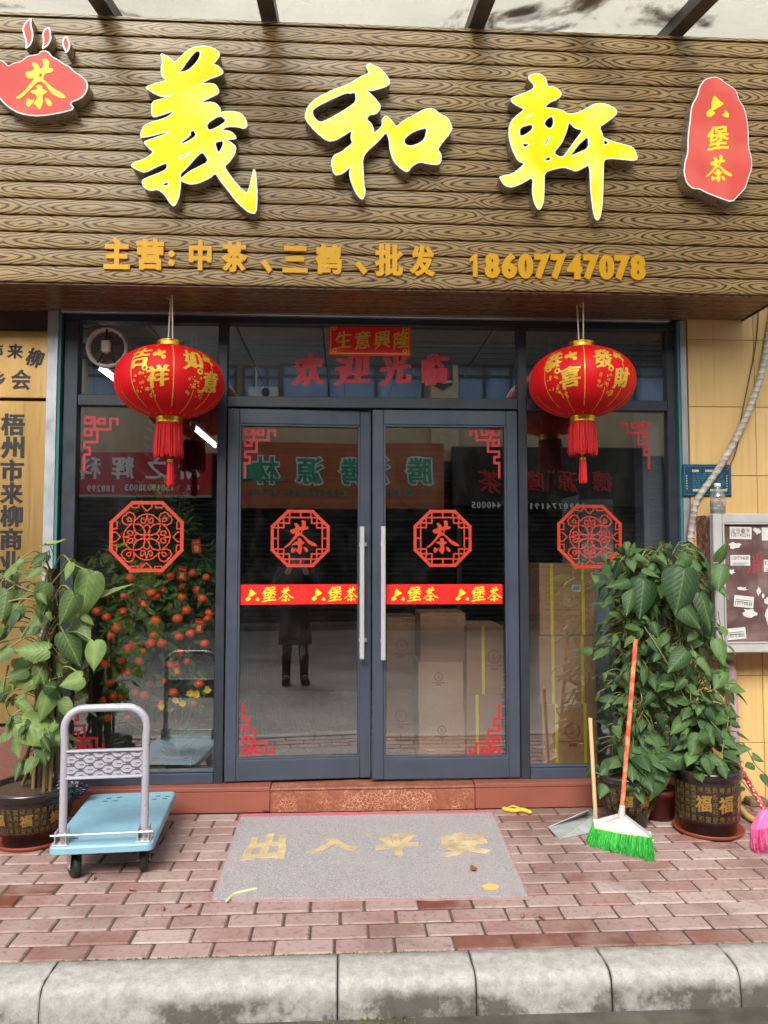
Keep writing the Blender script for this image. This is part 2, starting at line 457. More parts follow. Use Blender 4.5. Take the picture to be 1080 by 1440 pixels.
t = NT('clear_inner_face_plain'); t.t.nodes.remove(t.b); _tr = t.n('BsdfTransparent', Color=(.97, .98, .98, 1)); t.set(t.out.inputs[0], _tr.outputs[0]); M['clear'] = t.m

def tile_wall(name, c0, c1, grime):
    t = NT(name); vec = t.co((1, 1, 1)); n = t.noise(1.6, 4); st = t.noise(1.0, 5, t.co((34, 34, 1.1)))
    c = t.mix(t.attr('tint'), c0, c1)
    c = t.mix(t.ramp(st, [(.5, g1(0)), (.75, g1(.45))]), c, grime)
    c = t.mix(t.ramp(n, [(.45, g1(0)), (.75, g1(.3))]), c, grime)
    t.p(Base__Color=c, Roughness=.32, Specular__IOR__Level=.5); t.bump(n, .03, .01); return t.m
M['yellow_tile'] = tile_wall('yellow_wall_tile', C(210, 174, 114), C(218, 184, 126), C(172, 128, 74))
M['joint'] = simple('tile_joint', C(150, 116, 70), .8, 0, .15, 20)
M['maroon_stone'] = simple('maroon_granite', C(112, 74, 66), .35, 0, .18, 70, .03, 120)
M['brown_panel'] = simple('dark_brown_panel', C(70, 44, 34), .5, 0, .2, 5)
def granite():
    t = NT('veined_red_granite'); v = t.t.nodes.new('ShaderNodeTexVoronoi'); v.feature = 'DISTANCE_TO_EDGE'; v.inputs['Scale'].default_value = 52
    nz = t.n('TexNoise', Scale=9.0, Detail=4.0); mv = t.t.nodes.new('ShaderNodeVectorMath'); mv.operation = 'MULTIPLY_ADD'
    t.set(nz.inputs['Vector'], t.tc.outputs['Object']); t.set(mv.inputs[0], nz.outputs[1]); mv.inputs[1].default_value = (.13, .13, .13); t.set(mv.inputs[2], t.tc.outputs['Object'])
    t.set(v.inputs['Vector'], mv.outputs[0])
    msk = t.noise(7, 3)
    vein = t.math('MULTIPLY', t.ramp(v.outputs['Distance'], [(.0, g1(1)), (.07, g1(0))]), t.ramp(msk, [(.45, g1(0)), (.6, g1(1))]))
    base = t.ramp(t.noise(60, 4), [(.3, C(118, 68, 52)), (.7, C(150, 92, 72))])
    t.p(Base__Color=t.mix(vein, base, C(214, 170, 132)), Roughness=.4); return t.m
M['granite'] = granite()
M['step_tile'] = simple('red_brown_step_tile', C(138, 80, 66), .4, 0, .1, 5, .03, 60)
def paver():
    t = NT('clay_paver'); n = t.noise(5, 6); n2 = t.noise(38, 5); n3 = t.noise(1.3, 4); tint = t.attr('tint')
    c = t.ramp(tint, [(0, C(112, 62, 50)), (.15, C(138, 100, 91)), (.5, C(153, 124, 118)), (.85, C(165, 142, 136)), (1, C(178, 160, 154))])
    c = t.mix(t.ramp(n, [(.44, g1(0)), (.68, g1(.75))]), c, C(164, 146, 140))
    c = t.mix(t.ramp(n3, [(.50, g1(0)), (.66, g1(.6))]), c, C(98, 68, 60))
    c = t.mix(t.ramp(n2, [(.52, g1(0)), (.72, g1(.55))]), c, C(92, 70, 64))
    t.p(Base__Color=c, Roughness=t.ramp(n3, [(.3, g1(.85)), (.72, g1(.5))]), Specular__IOR__Level=.35)
    t.bump(n2, .35, .004); return t.m
M['paver'] = paver()
def jointsand():
    t = NT('paver_joint_sand'); n = t.noise(3.2, 4); n2 = t.noise(60, 4)
    c = t.ramp(n2, [(.3, C(58, 44, 38)), (.7, C(98, 80, 70))]); c = t.mix(t.ramp(n, [(.55, g1(0)), (.66, g1(.85))]), c, C(84, 94, 44))
    t.p(Base__Color=c, Roughness=.95); t.bump(n2, .5, .004); return t.m
M['sand'] = jointsand()
def kerbm():
    t = NT('weathered_kerb_concrete'); n = t.noise(2.1, 6, None, .65); n2 = t.noise(22, 6, None, .7); n3 = t.noise(140, 3)
    sp = t.n('SeparateXYZ'); t.set(sp.inputs[0], t.tc.outputs['Object'])
    low = t.ramp(t.math('MULTIPLY', t.math('ADD', sp.outputs[2], t.math('MULTIPLY', n2, .05)), -10.0), [(.0, g1(.0)), (.35, g1(1))])
    c = t.ramp(n2, [(.3, C(146, 142, 137)), (.7, C(186, 183, 178))])
    d = t.math('MULTIPLY', t.ramp(t.math('ADD', t.math('MULTIPLY', n, .8), t.math('MULTIPLY', n2, .25)), [(.495, g1(0)), (.57, g1(.85))]), low)
    c = t.mix(d, c, C(66, 60, 52)); c = t.mix(t.ramp(n3, [(.55, g1(0)), (.72, g1(.35))]), c, C(96, 92, 86))
    c = t.mix(t.math('MULTIPLY', t.attr('tint'), t.ramp(n2, [(.3, g1(.4)), (.6, g1(1))])), c, C(70, 62, 54))
    t.p(Base__Color=c, Roughness=.85); t.bump(t.math('ADD', n2, t.math('MULTIPLY', n3, .4)), .5, .006); return t.m
M['kerb'] = kerbm()
def roadm():
    t = NT('broomed_concrete_road'); n = t.noise(1.1, 5); n2 = t.noise(45, 5)
    wv = t.t.nodes.new('ShaderNodeTexWave'); wv.inputs['Scale'].default_value = 9; wv.inputs['Distortion'].default_value = 1.2; t.set(wv.inputs['Vector'], t.tc.outputs['Object'])
    c = t.ramp(n, [(.3, C(128, 124, 118)), (.7, C(168, 164, 158))]); c = t.mix(t.math('MULTIPLY', wv.outputs['Fac'], .35), c, C(92, 90, 86))
    t.p(Base__Color=c, Roughness=.8); t.bump(t.math('ADD', n2, wv.outputs['Fac']), .3, .006); return t.m
M['road'] = roadm()
def matm():
    t = NT('grey_mat_pile'); n = t.noise(170, 3); n2 = t.noise(2.5, 5); st = t.noise(1.0, 3, t.co((9, 160, 1)))
    c = t.ramp(n, [(.3, C(138, 134, 136)), (.7, C(188, 183, 184))]); c = t.mix(t.ramp(n2, [(.45, g1(0)), (.75, g1(.6))]), c, C(178, 164, 160))
    c = t.mix(t.math('MULTIPLY', st, .3), c, C(132, 127, 129))
    t.p(Base__Color=c, Roughness=.95, Specular__IOR__Level=.1); t.bump(n, .9, .006); return t.m
M['mat'] = matm()
t = NT('faded_red_mat_edge'); sp = t.n('SeparateXYZ'); t.set(sp.inputs[0], t.tc.outputs['Object'])
t.p(Base__Color=t.mix(1.0, t.mix(t.ramp(t.math('ADD', sp.outputs[1], .75), [(.48, g1(0)), (.50, g1(1))]), C(176, 142, 140), C(190, 104, 108)), t.ramp(t.noise(30, 4), [(.3, g1(.78)), (.7, g1(1))]), 'MULTIPLY'), Roughness=.95); t.bump(t.noise(160, 3), .5, .004); M['mat_red'] = t.m
M['mat_char'] = simple('ochre_mat_pile', C(194, 174, 136), .95, 0, .22, 14, .7, 180, .1)

# ================================================================== ground
mb = MB(); mb.box((-60, -40, -.6), (60, -1.79, -.12)); struct(mb.build('road', M['road']))
mb = MB(); mb.box((-30, -1.98, -.13), (30, -1.792, -.116), 0, .004); struct(mb.build('gutter_strip', simple('dark_wet_gutter', C(84, 80, 72), .7, 0, .3, 9, .4, 60)))
mb = MB(); mb.box((-30, -1.62, -.5), (30, .2, -.0055)); struct(mb.build('pavement_base', M['sand']))
mb = MB(); pr = random.Random(3)
RW, PL = .1075, .2165
for r in range(14):
    y0 = -1.604+r*RW; off = (r % 2)*PL*.5+pr.uniform(-.015, .015)
    for k in range(-19, 20):
        x0 = k*PL+off-.02; j = lambda s: pr.uniform(-s, s)
        mb.ct = min(1, max(0, pr.gauss(.55, .22)))
        if r == 0 and .3 < x0 < 1.5: mb.ct = pr.uniform(0, .12)
        if r < 3 and x0 > .9 and pr.random() < .3: mb.ct = .1
        Mx = Matrix.Translation((x0+PL/2, y0+RW/2, -.03+j(.0015))) @ Matrix.Rotation(j(.008), 4, 'Z') @ Matrix.Rotation(j(.006), 4, 'X') @ Matrix.Rotation(j(.006), 4, 'Y')
        a, b = PL/2-.0042+j(.0015), RW/2-.0058+j(.0012)
        mb.box((-a, -b, -.03), (a, b, .03), 0, .005, Mx)
struct(mb.build('pavement', M['paver']))
# kerb stones, each a block of its own with a rounded shoulder
kx = [G(px, 1350).x for px in (85, 475, 662, 848, 1027)]
edges = [kx[0]-3.0, kx[0]-1.95, kx[0]-.98]+kx+[kx[-1]+.62, kx[-1]+1.6, kx[-1]+2.6]
for a, b in zip(edges[:-1], edges[1:]):
    mb = MB(); a += .0025; b -= .0025; g = pr.uniform(-.004, .004)
    prof = [(-1.612, -.35), (-1.612, -.002), (-1.616, .004), (-1.66, .0045), (-1.70, .004), (-1.738, .002), (-1.758, -.004), (-1.771, -.014), (-1.779, -.030), (-1.783, -.06), (-1.786, -.09), (-1.788, -.13), (-1.79, -.35)]
    n = max(4, int((b-a)/.04)); xs = [a, a+.005]+[a+(b-a)*i/n for i in range(1, n)]+[b-.005, b]
    vs = []; fs = []; m = len(prof)
    for i, x in enumerate(xs):
        e = 0
        for q, (y, z) in enumerate(prof):
            jit = .0035*math.sin(x*37+q*2.1+a*9)+pr.uniform(-.0012, .0012)
            vs.append((x, y+g+(e if y < -1.7 else 0)+(jit if 3 < q < 9 else 0), z-(e if z > -.1 else 0)+(jit if 2 < q < 6 else 0)))
    for i in range(len(xs)-1):
        near = min(abs(xs[i]-a), abs(xs[i+1]-b)); mb.ct = 0
        mb.ct = .45 if near < .004 else 0
        mb.add(vs[i*m:(i+2)*m], [(q, q+1, m+q+1, m+q) for q in range(m-1)], 0, True)
    mb.ct = .8; mb.add(vs[:m], [tuple(range(m))[::-1]]); mb.add(vs[-m:], [tuple(range(m))])
    struct(mb.build('kerb_stone', M['kerb']))
# moss along the kerb joint
mb = MB()
for i in range(520):
    x = pr.choice([pr.gauss(-.62, .16), pr.gauss(-.2, .3), pr.gauss(.05, .2), pr.uniform(-1.2, 2)]); y = pr.gauss(-1.605, .005); z = -.006
    for q in range(3):
        an = pr.uniform(0, 6.28); h = pr.uniform(.003, .009); dx, dy = .004*math.cos(an), .004*math.sin(an)
        mb.ct = pr.random(); mb.add([(x-dy, y+dx, z), (x+dy, y-dx, z), (x+dx, y+dy, z+h)], [(0, 1, 2)])
for i in range(110):
    x = pr.choice([pr.gauss(-1.1, .08), pr.gauss(.16, .05), pr.gauss(.0, .12)]); y = pr.uniform(-1.83, -1.788)
    for q in range(3):
        an = pr.uniform(0, 6.28); h = pr.uniform(.005, .014); dx, dy = .005*math.cos(an), .005*math.sin(an)
        mb.ct = pr.random(); mb.add([(x-dy, y+dx, -.12), (x+dy, y-dx, -.12), (x+dx, y+dy, -.12+h)], [(0, 1, 2)])
M['moss'] = tinted('moss', C(66, 78, 30), C(120, 132, 56), .9)
tag(mb.build('moss', M['moss']), 'thin green moss growing along the back of the kerb', None, None, 'stuff')

# ================================================================== the shop: walls, columns, upper wall, floor, ceiling
XL, XR = -1.575, 1.968
shop = thing('shop_building', 'tea shop building with yellow tiled right wall and glazed front', 'building')
mb = MB(); mb.box((-8, .06, 2.80), (8, .3, 3.02)); mb.box((-8, 0.0, 3.02), (8, .3, 5.7)); mb.build('upper_wall', simple('cream_upper_wall', C(176, 166, 146), .7, 0, .12, 1.5), shop)
# right wall: real tiles with narrow joints
mb = MB(); mb.ct = .5
zs = [.0, .33, .71, 1.09, 1.48, 1.86, 2.263, 2.66, 3.0]; xs = [2.005, 2.402, 2.80, 3.2, 3.6, 4.0]
for i in range(len(xs)-1):
    for k in range(len(zs)-1):
        mb.ct = rnd.random(); mb.box((xs[i]+.0015, -.06, zs[k]+.0015), (xs[i+1]-.0015, 0, zs[k+1]-.0015), 0, .002)
mb.build('tiled_wall', M['yellow_tile'], shop)
mb = MB(); mb.box((2.005, -.05, 0), (8, .3, 3.015)); mb.build('wall_joint', M['joint'], shop)
mb = MB(); mb.box((-8, -.02, .46), (-1.668, .3, 3.015)); mb.build('brown_wall', M['brown_panel'], shop)
mb = MB(); mb.box((-8, -.045, 0), (-1.668, .3, .46), 0, .006); mb.build('stone_plinth', M['maroon_stone'], shop)
for s, x0, x1 in ((1, XL-.088, XL-.028), (1, XR-.004, XR+.033)):
    mb = MB(); mb.box((x0, -.055, .02), (x1, .1, 2.775), 0, .003); mb.build('jamb_strip', M['frame_edge'], shop)
for x0, x1 in ((XL-.026, XL-.012), (XR-.020, XR-.007)):
    mb = MB(); mb.box((x0, -.05, .14), (x1, .05, 2.77)); mb.build('glass_edge', M['teal'], shop)
inner = simple('shop_inner_wall', C(84, 80, 78), .8, 0, .1, 2)
mb = MB(); mb.box((-2.2, .3, .10), (-1.95, 5.2, 3.2)); mb.box((2.3, .3, .10), (2.5, 5.2, 3.2)); mb.box((-2.2, 5.2, .10), (2.5, 5.4, 3.2)); mb.build('inner_wall', inner, shop)
mb = MB(); mb.box((-1.95, .06, .02), (2.3, 5.2, .13)); mb.build('shop_floor', simple('shop_floor_tile', C(150, 140, 128), .25, 0, .1, 3), shop)
mb = MB()
for i in range(8):
    for k in range(9): mb.box((-1.95+i*.6+.006, .1+k*.6+.006, 2.985), (-1.95+i*.6+.594, .1+k*.6+.594, 3.0), 0, .004)
mb.build('ceiling_panel', simple('ceiling_tile', C(200, 206, 210), .7, 0, .06, 3), shop)
mb = MB(); mb.box((-2.2, .06, 2.996), (2.5, 5.2, 3.1)); mb.build('ceiling_grid', simple('ceiling_grid_dark', C(70, 74, 78), .6), shop)
rebase(shop, (0, 0, 0))

# step
step = thing('entrance_step', 'low red brown stone step under the glass shopfront', 'step')
zt = .125; xa, xb = P(380, 1120, -.11).x, P(668, 1120, -.11).x
mb = MB(); mb.box((xa, -.105, 0), (xb, .06, zt-.008), 0, .003); mb.box((xa, -.112, zt-.006), (xb, .06, zt+.006), 0, .003); mb.build('granite_block', M['granite'], step)
for x0, x1 in ((XL, xa-.003), (xb+.003, XR+.03)):
    mb = MB(); mb.box((x0, -.098, 0), (x1, .06, zt-.012), 0, .003); mb.box((x0, -.102, zt-.010), (x1, .06, zt+.012), 0, .003); mb.build('tiled_riser', M['step_tile'], step)
rebase(step, (0, -.05, 0))

# ================================================================== fascia sign
SY = -.475; SX0, SX1, SZ1 = -2.30, P(1101, 418, SY).x, SLAT_Z0+16*SLAT_H
sign = thing('fascia_sign', 'wide wood grain shop sign with three large lit yellow characters', 'shop sign')
mb = MB()
prof = []
for k in range(16):
    z0 = SLAT_Z0+k*SLAT_H
    prof += [(SY+.010, z0+.001), (SY+.003, z0+.005), (SY, z0+.011), (SY-.001, z0+SLAT_H*.5), (SY, z0+SLAT_H-.010), (SY+.004, z0+SLAT_H-.004), (SY+.010, z0+SLAT_H-.001), (SY+.012, z0+SLAT_H)]
n = len(prof)
vs = [(SX0, y, z) for y, z in prof]+[(SX1, y, z) for y, z in prof]
mb.add(vs, [(i, n+i, n+i+1, i+1) for i in range(n-1)], 0)
mb.box((SX0, SY+.013, SLAT_Z0+.004), (SX1, SY+.04, SZ1)); mb.build('plank_panel', M['plank'], sign)
mb = MB()
for k in range(6):
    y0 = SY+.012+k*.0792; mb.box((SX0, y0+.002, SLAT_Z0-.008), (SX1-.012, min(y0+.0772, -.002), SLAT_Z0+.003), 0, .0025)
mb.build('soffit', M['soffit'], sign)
mb = MB(); mb.box((SX1-.010, SY+.006, SLAT_Z0-.014), (SX1, -.062, SZ1)); mb.build('end_panel', M['brown_panel'], sign)
mb = MB(); mb.box((SX0, SY-.002, SZ1+.001), (SX1, SY+.06, SZ1+.02), 0, .003); mb.build('top_trim', M['plank'], sign)

def px_contours(pts_list, ox, oy, sc, Y, sm=1):
    out = []
    for k, c in enumerate(pts_list):
        q = chaikin(np.array([PX(ox+x/sc, oy+y/sc, Y) for x, y in c]), sm)
        q = ccw(q); out.append(q if k == 0 else q[::-1])
    return out
def box_letter(name, outers, holes, ox, oy, sc, proud=.075, face='led_yellow', label=None, sm=1):
    Yf = SY-proud; cs = []
    for o in outers: cs.append(px_contours([o], ox, oy, sc, Yf, sm)[0])
    for h in holes: cs.append(ccw(px_contours([h], ox, oy, sc, Yf, sm)[0])[::-1])
    mb = MB(); plate(mb, offset(cs, .0036), wallxf(SY), proud-.003, 0, 0)
    r = mb.build(name, M['return'], sign)
    mb = MB(); plate(mb, offset(cs, .0022), wallxf(SY), proud-.0008, 0, 0, None, proud-.003); mb.build('letter_trim', M['rim'], r)
    mb = MB(); plate(mb, offset(cs, -.003), wallxf(SY), proud+.0015, 0, 0, None, proud-.0008); mb.build('letter_face', M[face], r)
    if label: r['label'] = label
    return r
YI = [(285,125),(330,145),(365,170),(388,200),(420,165),(470,115),(530,82),(600,72),(670,88),(710,120),(710,150),(680,190),(660,205),(700,215),(735,250),(738,272),(690,295),(640,310),(590,340),(575,352),(630,343),(680,350),(705,385),(708,415),(660,440),(600,468),(565,492),(640,478),(690,490),(720,530),(718,562),(735,550),(800,545),(870,560),(905,610),(912,650),(895,672),(840,657),(770,655),(720,682),(790,690),(825,720),(832,745),(780,748),(765,756),(800,775),(832,805),(820,860),(780,915),(745,945),(780,1000),(830,1065),(880,1120),(912,1140),(930,1100),(950,1010),(962,960),(975,1000),(985,1150),(978,1285),(930,1280),(880,1240),(830,1190),(770,1110),(720,1050),(685,990),(640,1030),(560,1065),(500,1075),(440,1050),(430,1047),(428,1100),(415,1180),(385,1235),(355,1210),(320,1150),(270,1110),(210,1120),(165,1095),(150,1050),(180,1030),(260,1000),(335,966),(335,915),(250,950),(175,990),(120,970),(70,940),(100,915),(180,890),(240,840),(200,810),(165,770),(190,757),(345,706),(345,692),(150,740),(140,715),(165,650),(220,625),(320,597),(370,565),(380,542),(300,570),(235,590),(220,555),(225,475),(300,457),(390,418),(300,442),(240,415),(195,390),(180,368),(250,345),(330,325),(300,290),(290,240),(305,180)]
YH = [[(545,105),(578,115),(570,160),(530,215),(480,255),(410,270),(440,240),(480,180),(520,130)],[(430,772),(500,722),(500,692),(530,680),(548,725),(480,768),(432,785)],[(420,880),(500,842),(515,837),(470,873),(420,893)],[(675,770),(740,755),(742,790),(708,855),(690,820)],[(590,832),(640,910),(560,950),(490,985),(430,1038),(425,1000),(470,960),(530,890)],[(288,1080),(343,1052),(343,1088)],[(615,637),(715,572),(768,615),(700,662),(630,690)]]
box_letter('large_character', [YI], YH, 170, 50, 1080/210, label='lit yellow brush character with many strokes')
HE = [(445,55),(470,42),(490,55),(530,68),(570,110),(600,150),(598,180),(560,200),(480,222),(440,212),(480,250),(510,280),(540,320),(535,345),(510,375),(465,380),(445,410),(480,440),(495,480),(490,510),(530,480),(555,450),(550,415),(575,385),(610,415),(645,465),(680,430),(740,395),(830,345),(890,338),(930,375),(985,400),(1015,465),(1000,500),(950,560),(915,610),(940,640),(940,690),(920,710),(860,705),(800,690),(745,720),(720,760),(680,740),(630,690),(605,620),(600,550),(580,490),(520,560),(450,620),(420,670),(425,750),(430,850),(440,880),(430,930),(415,940),(380,900),(350,830),(335,770),(345,720),(290,770),(235,780),(215,700),(230,650),(280,630),(330,590),(358,570),(345,530),(355,480),(300,515),(240,550),(190,555),(110,490),(60,430),(40,395),(60,325),(120,270),(220,220),(330,180),(400,135),(470,105),(455,80)]
HH = [[(85,355),(120,325),(220,275),(310,235),(345,238),(375,228),(382,290),(350,320),(280,365),(200,410),(140,435),(100,400)],[(690,545),(740,500),(800,475),(850,465),(835,540),(800,570),(740,590),(705,580)]]
box_letter('large_character', [HE], HH, 420, 80, 1080/230, label='lit yellow brush character with a square mouth at right')
XU = [(262,80),(310,65),(350,68),(385,105),(390,155),(440,155),(485,190),(487,215),(460,240),(400,265),(372,300),(440,305),(500,320),(540,348),(620,330),(690,290),(735,270),(800,275),(850,300),(875,325),(860,355),(800,400),(750,435),(770,480),(778,508),(825,527),(900,550),(980,570),(1005,610),(1015,655),(985,665),(900,655),(820,650),(780,660),(778,750),(775,880),(770,980),(755,1060),(735,1080),(715,1050),(700,950),(690,850),(685,690),(640,715),(590,740),(550,725),(510,710),(450,720),(370,745),(370,850),(365,950),(345,1000),(325,1000),(300,950),(288,880),(295,775),(220,820),(150,850),(100,840),(65,790),(65,775),(150,760),(200,720),(240,685),(190,670),(150,590),(125,500),(130,420),(160,370),(240,310),(190,290),(145,260),(140,235),(220,205),(300,170),(300,140),(265,105)]
XH = [[(200,435),(290,410),(292,450),(240,490),(200,500)],[(215,545),(275,550),(235,580)],[(370,400),(400,365),(430,360),(438,400),(425,440),(400,445),(375,425)],[(370,550),(410,490),(400,530),(380,560)],[(365,672),(400,632),(422,662)],[(540,395),(580,440),(640,455),(590,520),(540,590),(495,650),(430,615),(490,545),(525,460)],[(545,640),(600,560),(660,505),(675,505),(678,580),(600,615)],[(782,514),(820,545),(782,562)],[(215,382),(290,342),(285,354)]]
box_letter('large_character', [XU], XH, 690, 90, 1080/220, label='lit yellow brush character with two long downstrokes')
# brush tea character, traced once in a 1080 px frame (7.2 px per photo px)
CHA = [[(310,580),(350,572),(385,600),(400,635),(430,625),(437,580),(420,545),(450,530),(490,545),(497,580),(488,625),(530,622),(540,645),(520,665),(465,672),(440,700),(435,735),(470,760),(520,800),(560,830),(640,865),(680,908),(640,915),(580,900),(530,870),(490,825),(460,780),(420,755),(380,760),(340,800),(290,850),(240,900),(200,930),(165,935),(160,920),(200,895),(250,850),(300,790),(335,740),(330,720),(295,735),(265,715),(250,685),(265,670),(310,660),(340,640),(330,610)],
       [(360,800),(400,790),(430,805),(430,830),(475,850),(485,855),(440,885),(432,900),(440,950),(430,990),(405,1037),(385,1010),(340,968),(372,940),(378,900),(345,880),(305,860),(330,845),(375,838),(375,820)],
       [(285,920),(300,935),(320,945),(355,930),(340,960),(310,1000),(285,1012),(265,985),(270,945)], [(455,925),(490,920),(525,950),(535,980),(515,1000),(485,985),(470,950)]]
CHA_H = [(395,680),(425,678),(425,700),(405,725),(392,705)]
def cha_contours(x, y, wd, ht):
    """the brush tea character laid into a box"""
    f = lambda c: np.array([(x+(p[0]-160)/520*wd, y+(1037-p[1])/507*ht) for p in c])
    return [ccw(chaikin(f(c))) for c in CHA]+[ccw(chaikin(f(CHA_H)))[::-1]]
LIU = [[(440,310),(470,330),(500,365),(535,380),(500,410),(455,435),(420,453),(455,470),(415,505),(385,515),(365,490),(375,455),(420,428),(415,395),(425,350)], [(545,440),(575,475),(578,510),(555,512),(510,490),(540,470)]]
def liu_contours(x, y, wd, ht):
    return [ccw(chaikin(np.array([(x+(p[0]-365)/213*wd, y+(515-p[1])/205*ht) for p in c]))) for c in LIU]
# steaming teapot emblem (runs off the left edge of the picture)
POT = [(85,600),(130,570),(220,550),(260,510),(310,490),(390,478),(410,450),(450,440),(490,455),(520,500),(580,530),(640,575),(700,600),(750,655),(820,695),(870,745),(885,790),(870,860),(820,920),(700,965),(752,1030),(620,1065),(480,1090),(350,1100),(200,1075),(100,1020),(30,960),(0,920),(-60,860),(-120,800),(-150,700),(-130,620),(-60,560),(0,535),(40,555)]
em = box_letter('teapot_emblem', [POT], [], 0, 10, 7.2, .075, 'led_red', 'red teapot shaped emblem with a yellow tea character', 1)
mb = MB(); x0, z0 = PX(160/7.2, 10+1037/7.2, SY-.078); x1, z1 = PX(680/7.2, 10+530/7.2, SY-.078)
plate(mb, cha_contours(x0, z0, x1-x0, z1-z0), wallxf(SY-.0775), .003); mb.build('emblem_character', M['led_char'], em)
for st in ([(320,95),(250,150),(222,210),(235,280),(262,350),(250,430),(310,385),(335,320),(335,250),(315,180)], [(490,195),(450,215),(425,260),(432,320),(430,380),(420,430),(480,395),(520,330),(515,260),(505,210)], [(668,280),(630,320),(625,370),(650,430),(668,468),(700,430),(712,370),(690,310)]):
    cs = px_contours([st], 0, 10, 7.2, SY-.075, 1)
    mb = MB(); plate(mb, cs, wallxf(SY), .072, 0, 0); sw = mb.build('steam_wisp', M['return'], sign)
    mb = MB(); plate(mb, offset(cs, -.001), wallxf(SY), .0735, 0, 0, None, .072); mb.build('wisp_rim', M['rim'], sw)
    mb = MB(); plate(mb, offset(cs, -.008), wallxf(SY), .075, 0, 0, None, .0735); mb.build('wisp_face', M['led_red'], sw)
GOURD = [(430,125),(480,130),(560,190),(640,240),(665,290),(680,350),(730,420),(760,550),(772,700),(770,800),(800,900),(805,1000),(770,1100),(740,1200),(680,1260),(615,1330),(500,1290),(370,1240),(300,1200),(240,1200),(180,1150),(150,1050),(160,950),(190,850),(190,700),(210,550),(225,400),(280,310),(300,220),(350,150)]
em = box_letter('stone_emblem', [GOURD], [], 940, 90, 960/140, .085, 'led_red', 'tall red stone shaped emblem with three small characters', 1)
k = 960/140
for i, (x0p, x1p, y0p, y1p) in enumerate(((365, 578, 310, 515), (375, 580, 600, 838), (362, 612, 880, 1140))):
    x0, z0 = PX(940+x0p/k, 90+y1p/k, SY-.088); x1, z1 = PX(940+x1p/k, 90+y0p/k, SY-.088); mb = MB()
    cs = liu_contours(x0, z0, x1-x0, z1-z0) if i == 0 else cha_contours(x0, z0, x1-x0, z1-z0) if i == 2 else lay('堡', x0, z0, x1-x0, z1-z0, 'brush', True)
    plate(mb, cs, wallxf(SY-.0875), .003); mb.build('emblem_character', M['led_char'], em)
# amber line of text: cut letters standing 12 mm proud of the slats
for ch, a, b, t0, t1 in (('主',146,182,335,377),('营',192,230,337,378),('：',236,246,352,374),('中',266,297,339,379),('茶',312,347,341,381),('、',368,382,366,383),('三',398,432,347,382),('鹤',444,480,344,384),('、',500,516,368,385),('批',528,566,344,387),('发',577,611,346,387)):
    x0, z0 = PX(a, t1, SY-.014); x1, z1 = PX(b, t0, SY-.014); mb = MB()
    if ch == '：': cs = [disc((x0+x1)/2, z0+.018, .017), disc((x0+x1)/2, z1-.018, .017)]
    else: cs = lay(ch, x0, z0, x1-x0, z1-z0, 'bold', True)
    plate(mb, offset(cs, .003) if ch != '：' else cs, wallxf(SY-.001), .013); mb.build('small_character', M['amber'], sign)
dx = [657, 682, 706, 729, 752, 775, 798, 821, 843, 865, 887]
for ch, a in zip('18607747078', dx):
    wq = 20 if ch != '1' else 14; t0 = 357+(a-657)*.014; x0, z0 = PX(a+(20-wq)*.4, t0+32, SY-.014); x1, z1 = PX(a+(20-wq)*.4+wq, t0, SY-.014); mb = MB()
    if ch == '1':
        ww_, hh_ = x1-x0, z1-z0; plate(mb, [ccw([(x0+ww_*u, z0+hh_*v) for u, v in ((.42, 0), (.86, 0), (.86, 1), (.55, 1), (.10, .80), (.10, .60), (.42, .72))])], wallxf(SY-.001), .013); mb.build('phone_digit', M['amber'], sign); continue
    plate(mb, offset(lay(ch, x0+.005, z0, x1-x0-.008, z1-z0, 'semi' if ch == '1' else 'bold', True), .003 if ch == '1' else .005, .003 if ch == '1' else .006), wallxf(SY-.001), .013); mb.build('phone_digit', M['amber'], sign)
rebase(sign, (0, SY, SLAT_Z0))

# glass canopy over the sign: sloping beams, dirty panes
can = thing('glass_canopy', 'dirty glass canopy on dark steel beams above the sign', 'canopy')
def canxf(x, t, dz): return (x, SY+.05-t, SZ1+.045-t*.235+dz)
bx = []
for px, py in ((147, 20), (378, 34), (671, 46), (953, 54)): bx.append(P(px, py, SY).x)
bx = [bx[0]-1.15]+bx+[bx[-1]+1.15, bx[-1]+2.3]
for x in bx:
    mb = MB(); a, b = .042, .07; t1 = 2.3
    vs = [canxf(x+sx*a, t, dz) for t in (-.45, t1) for sx in (-1, 1) for dz in (0, b)]
    mb.add(vs, [(0, 1, 3, 2), (4, 6, 7, 5), (0, 4, 5, 1), (2, 3, 7, 6), (0, 2, 6, 4), (1, 5, 7, 3)]); mb.build('canopy_beam', M['darksteel'], can)
t = NT('dirty_canopy_glass'); t.t.nodes.remove(t.b)
n = t.noise(1.9, 6, t.co((1, 1, 1)), .65, .6); n.node.inputs['Vector'].links[0].from_node.inputs['Location'].default_value = (2.15, .3, 0); n2 = t.noise(1.1, 4)
dirt = t.ramp(n, [(.555, g1(0)), (.66, g1(.8))])
tr = t.n('BsdfTransparent', Color=(.80, .84, .86, 1)); gl = t.n('BsdfGlossy', Roughness=.03); tl = t.n('BsdfTranslucent', Color=C(190, 186, 176)); df = t.n('BsdfDiffuse', Color=C(112, 84, 42))
m1 = t.n('MixShader'); t.set(m1.inputs[0], .10); t.set(m1.inputs[1], tr.outputs[0]); t.set(m1.inputs[2], gl.outputs[0])
m2 = t.n('MixShader'); t.set(m2.inputs[0], t.ramp(n2, [(.35, g1(.12)), (.7, g1(.4))])); t.set(m2.inputs[1], m1.outputs[0]); t.set(m2.inputs[2], tl.outputs[0])
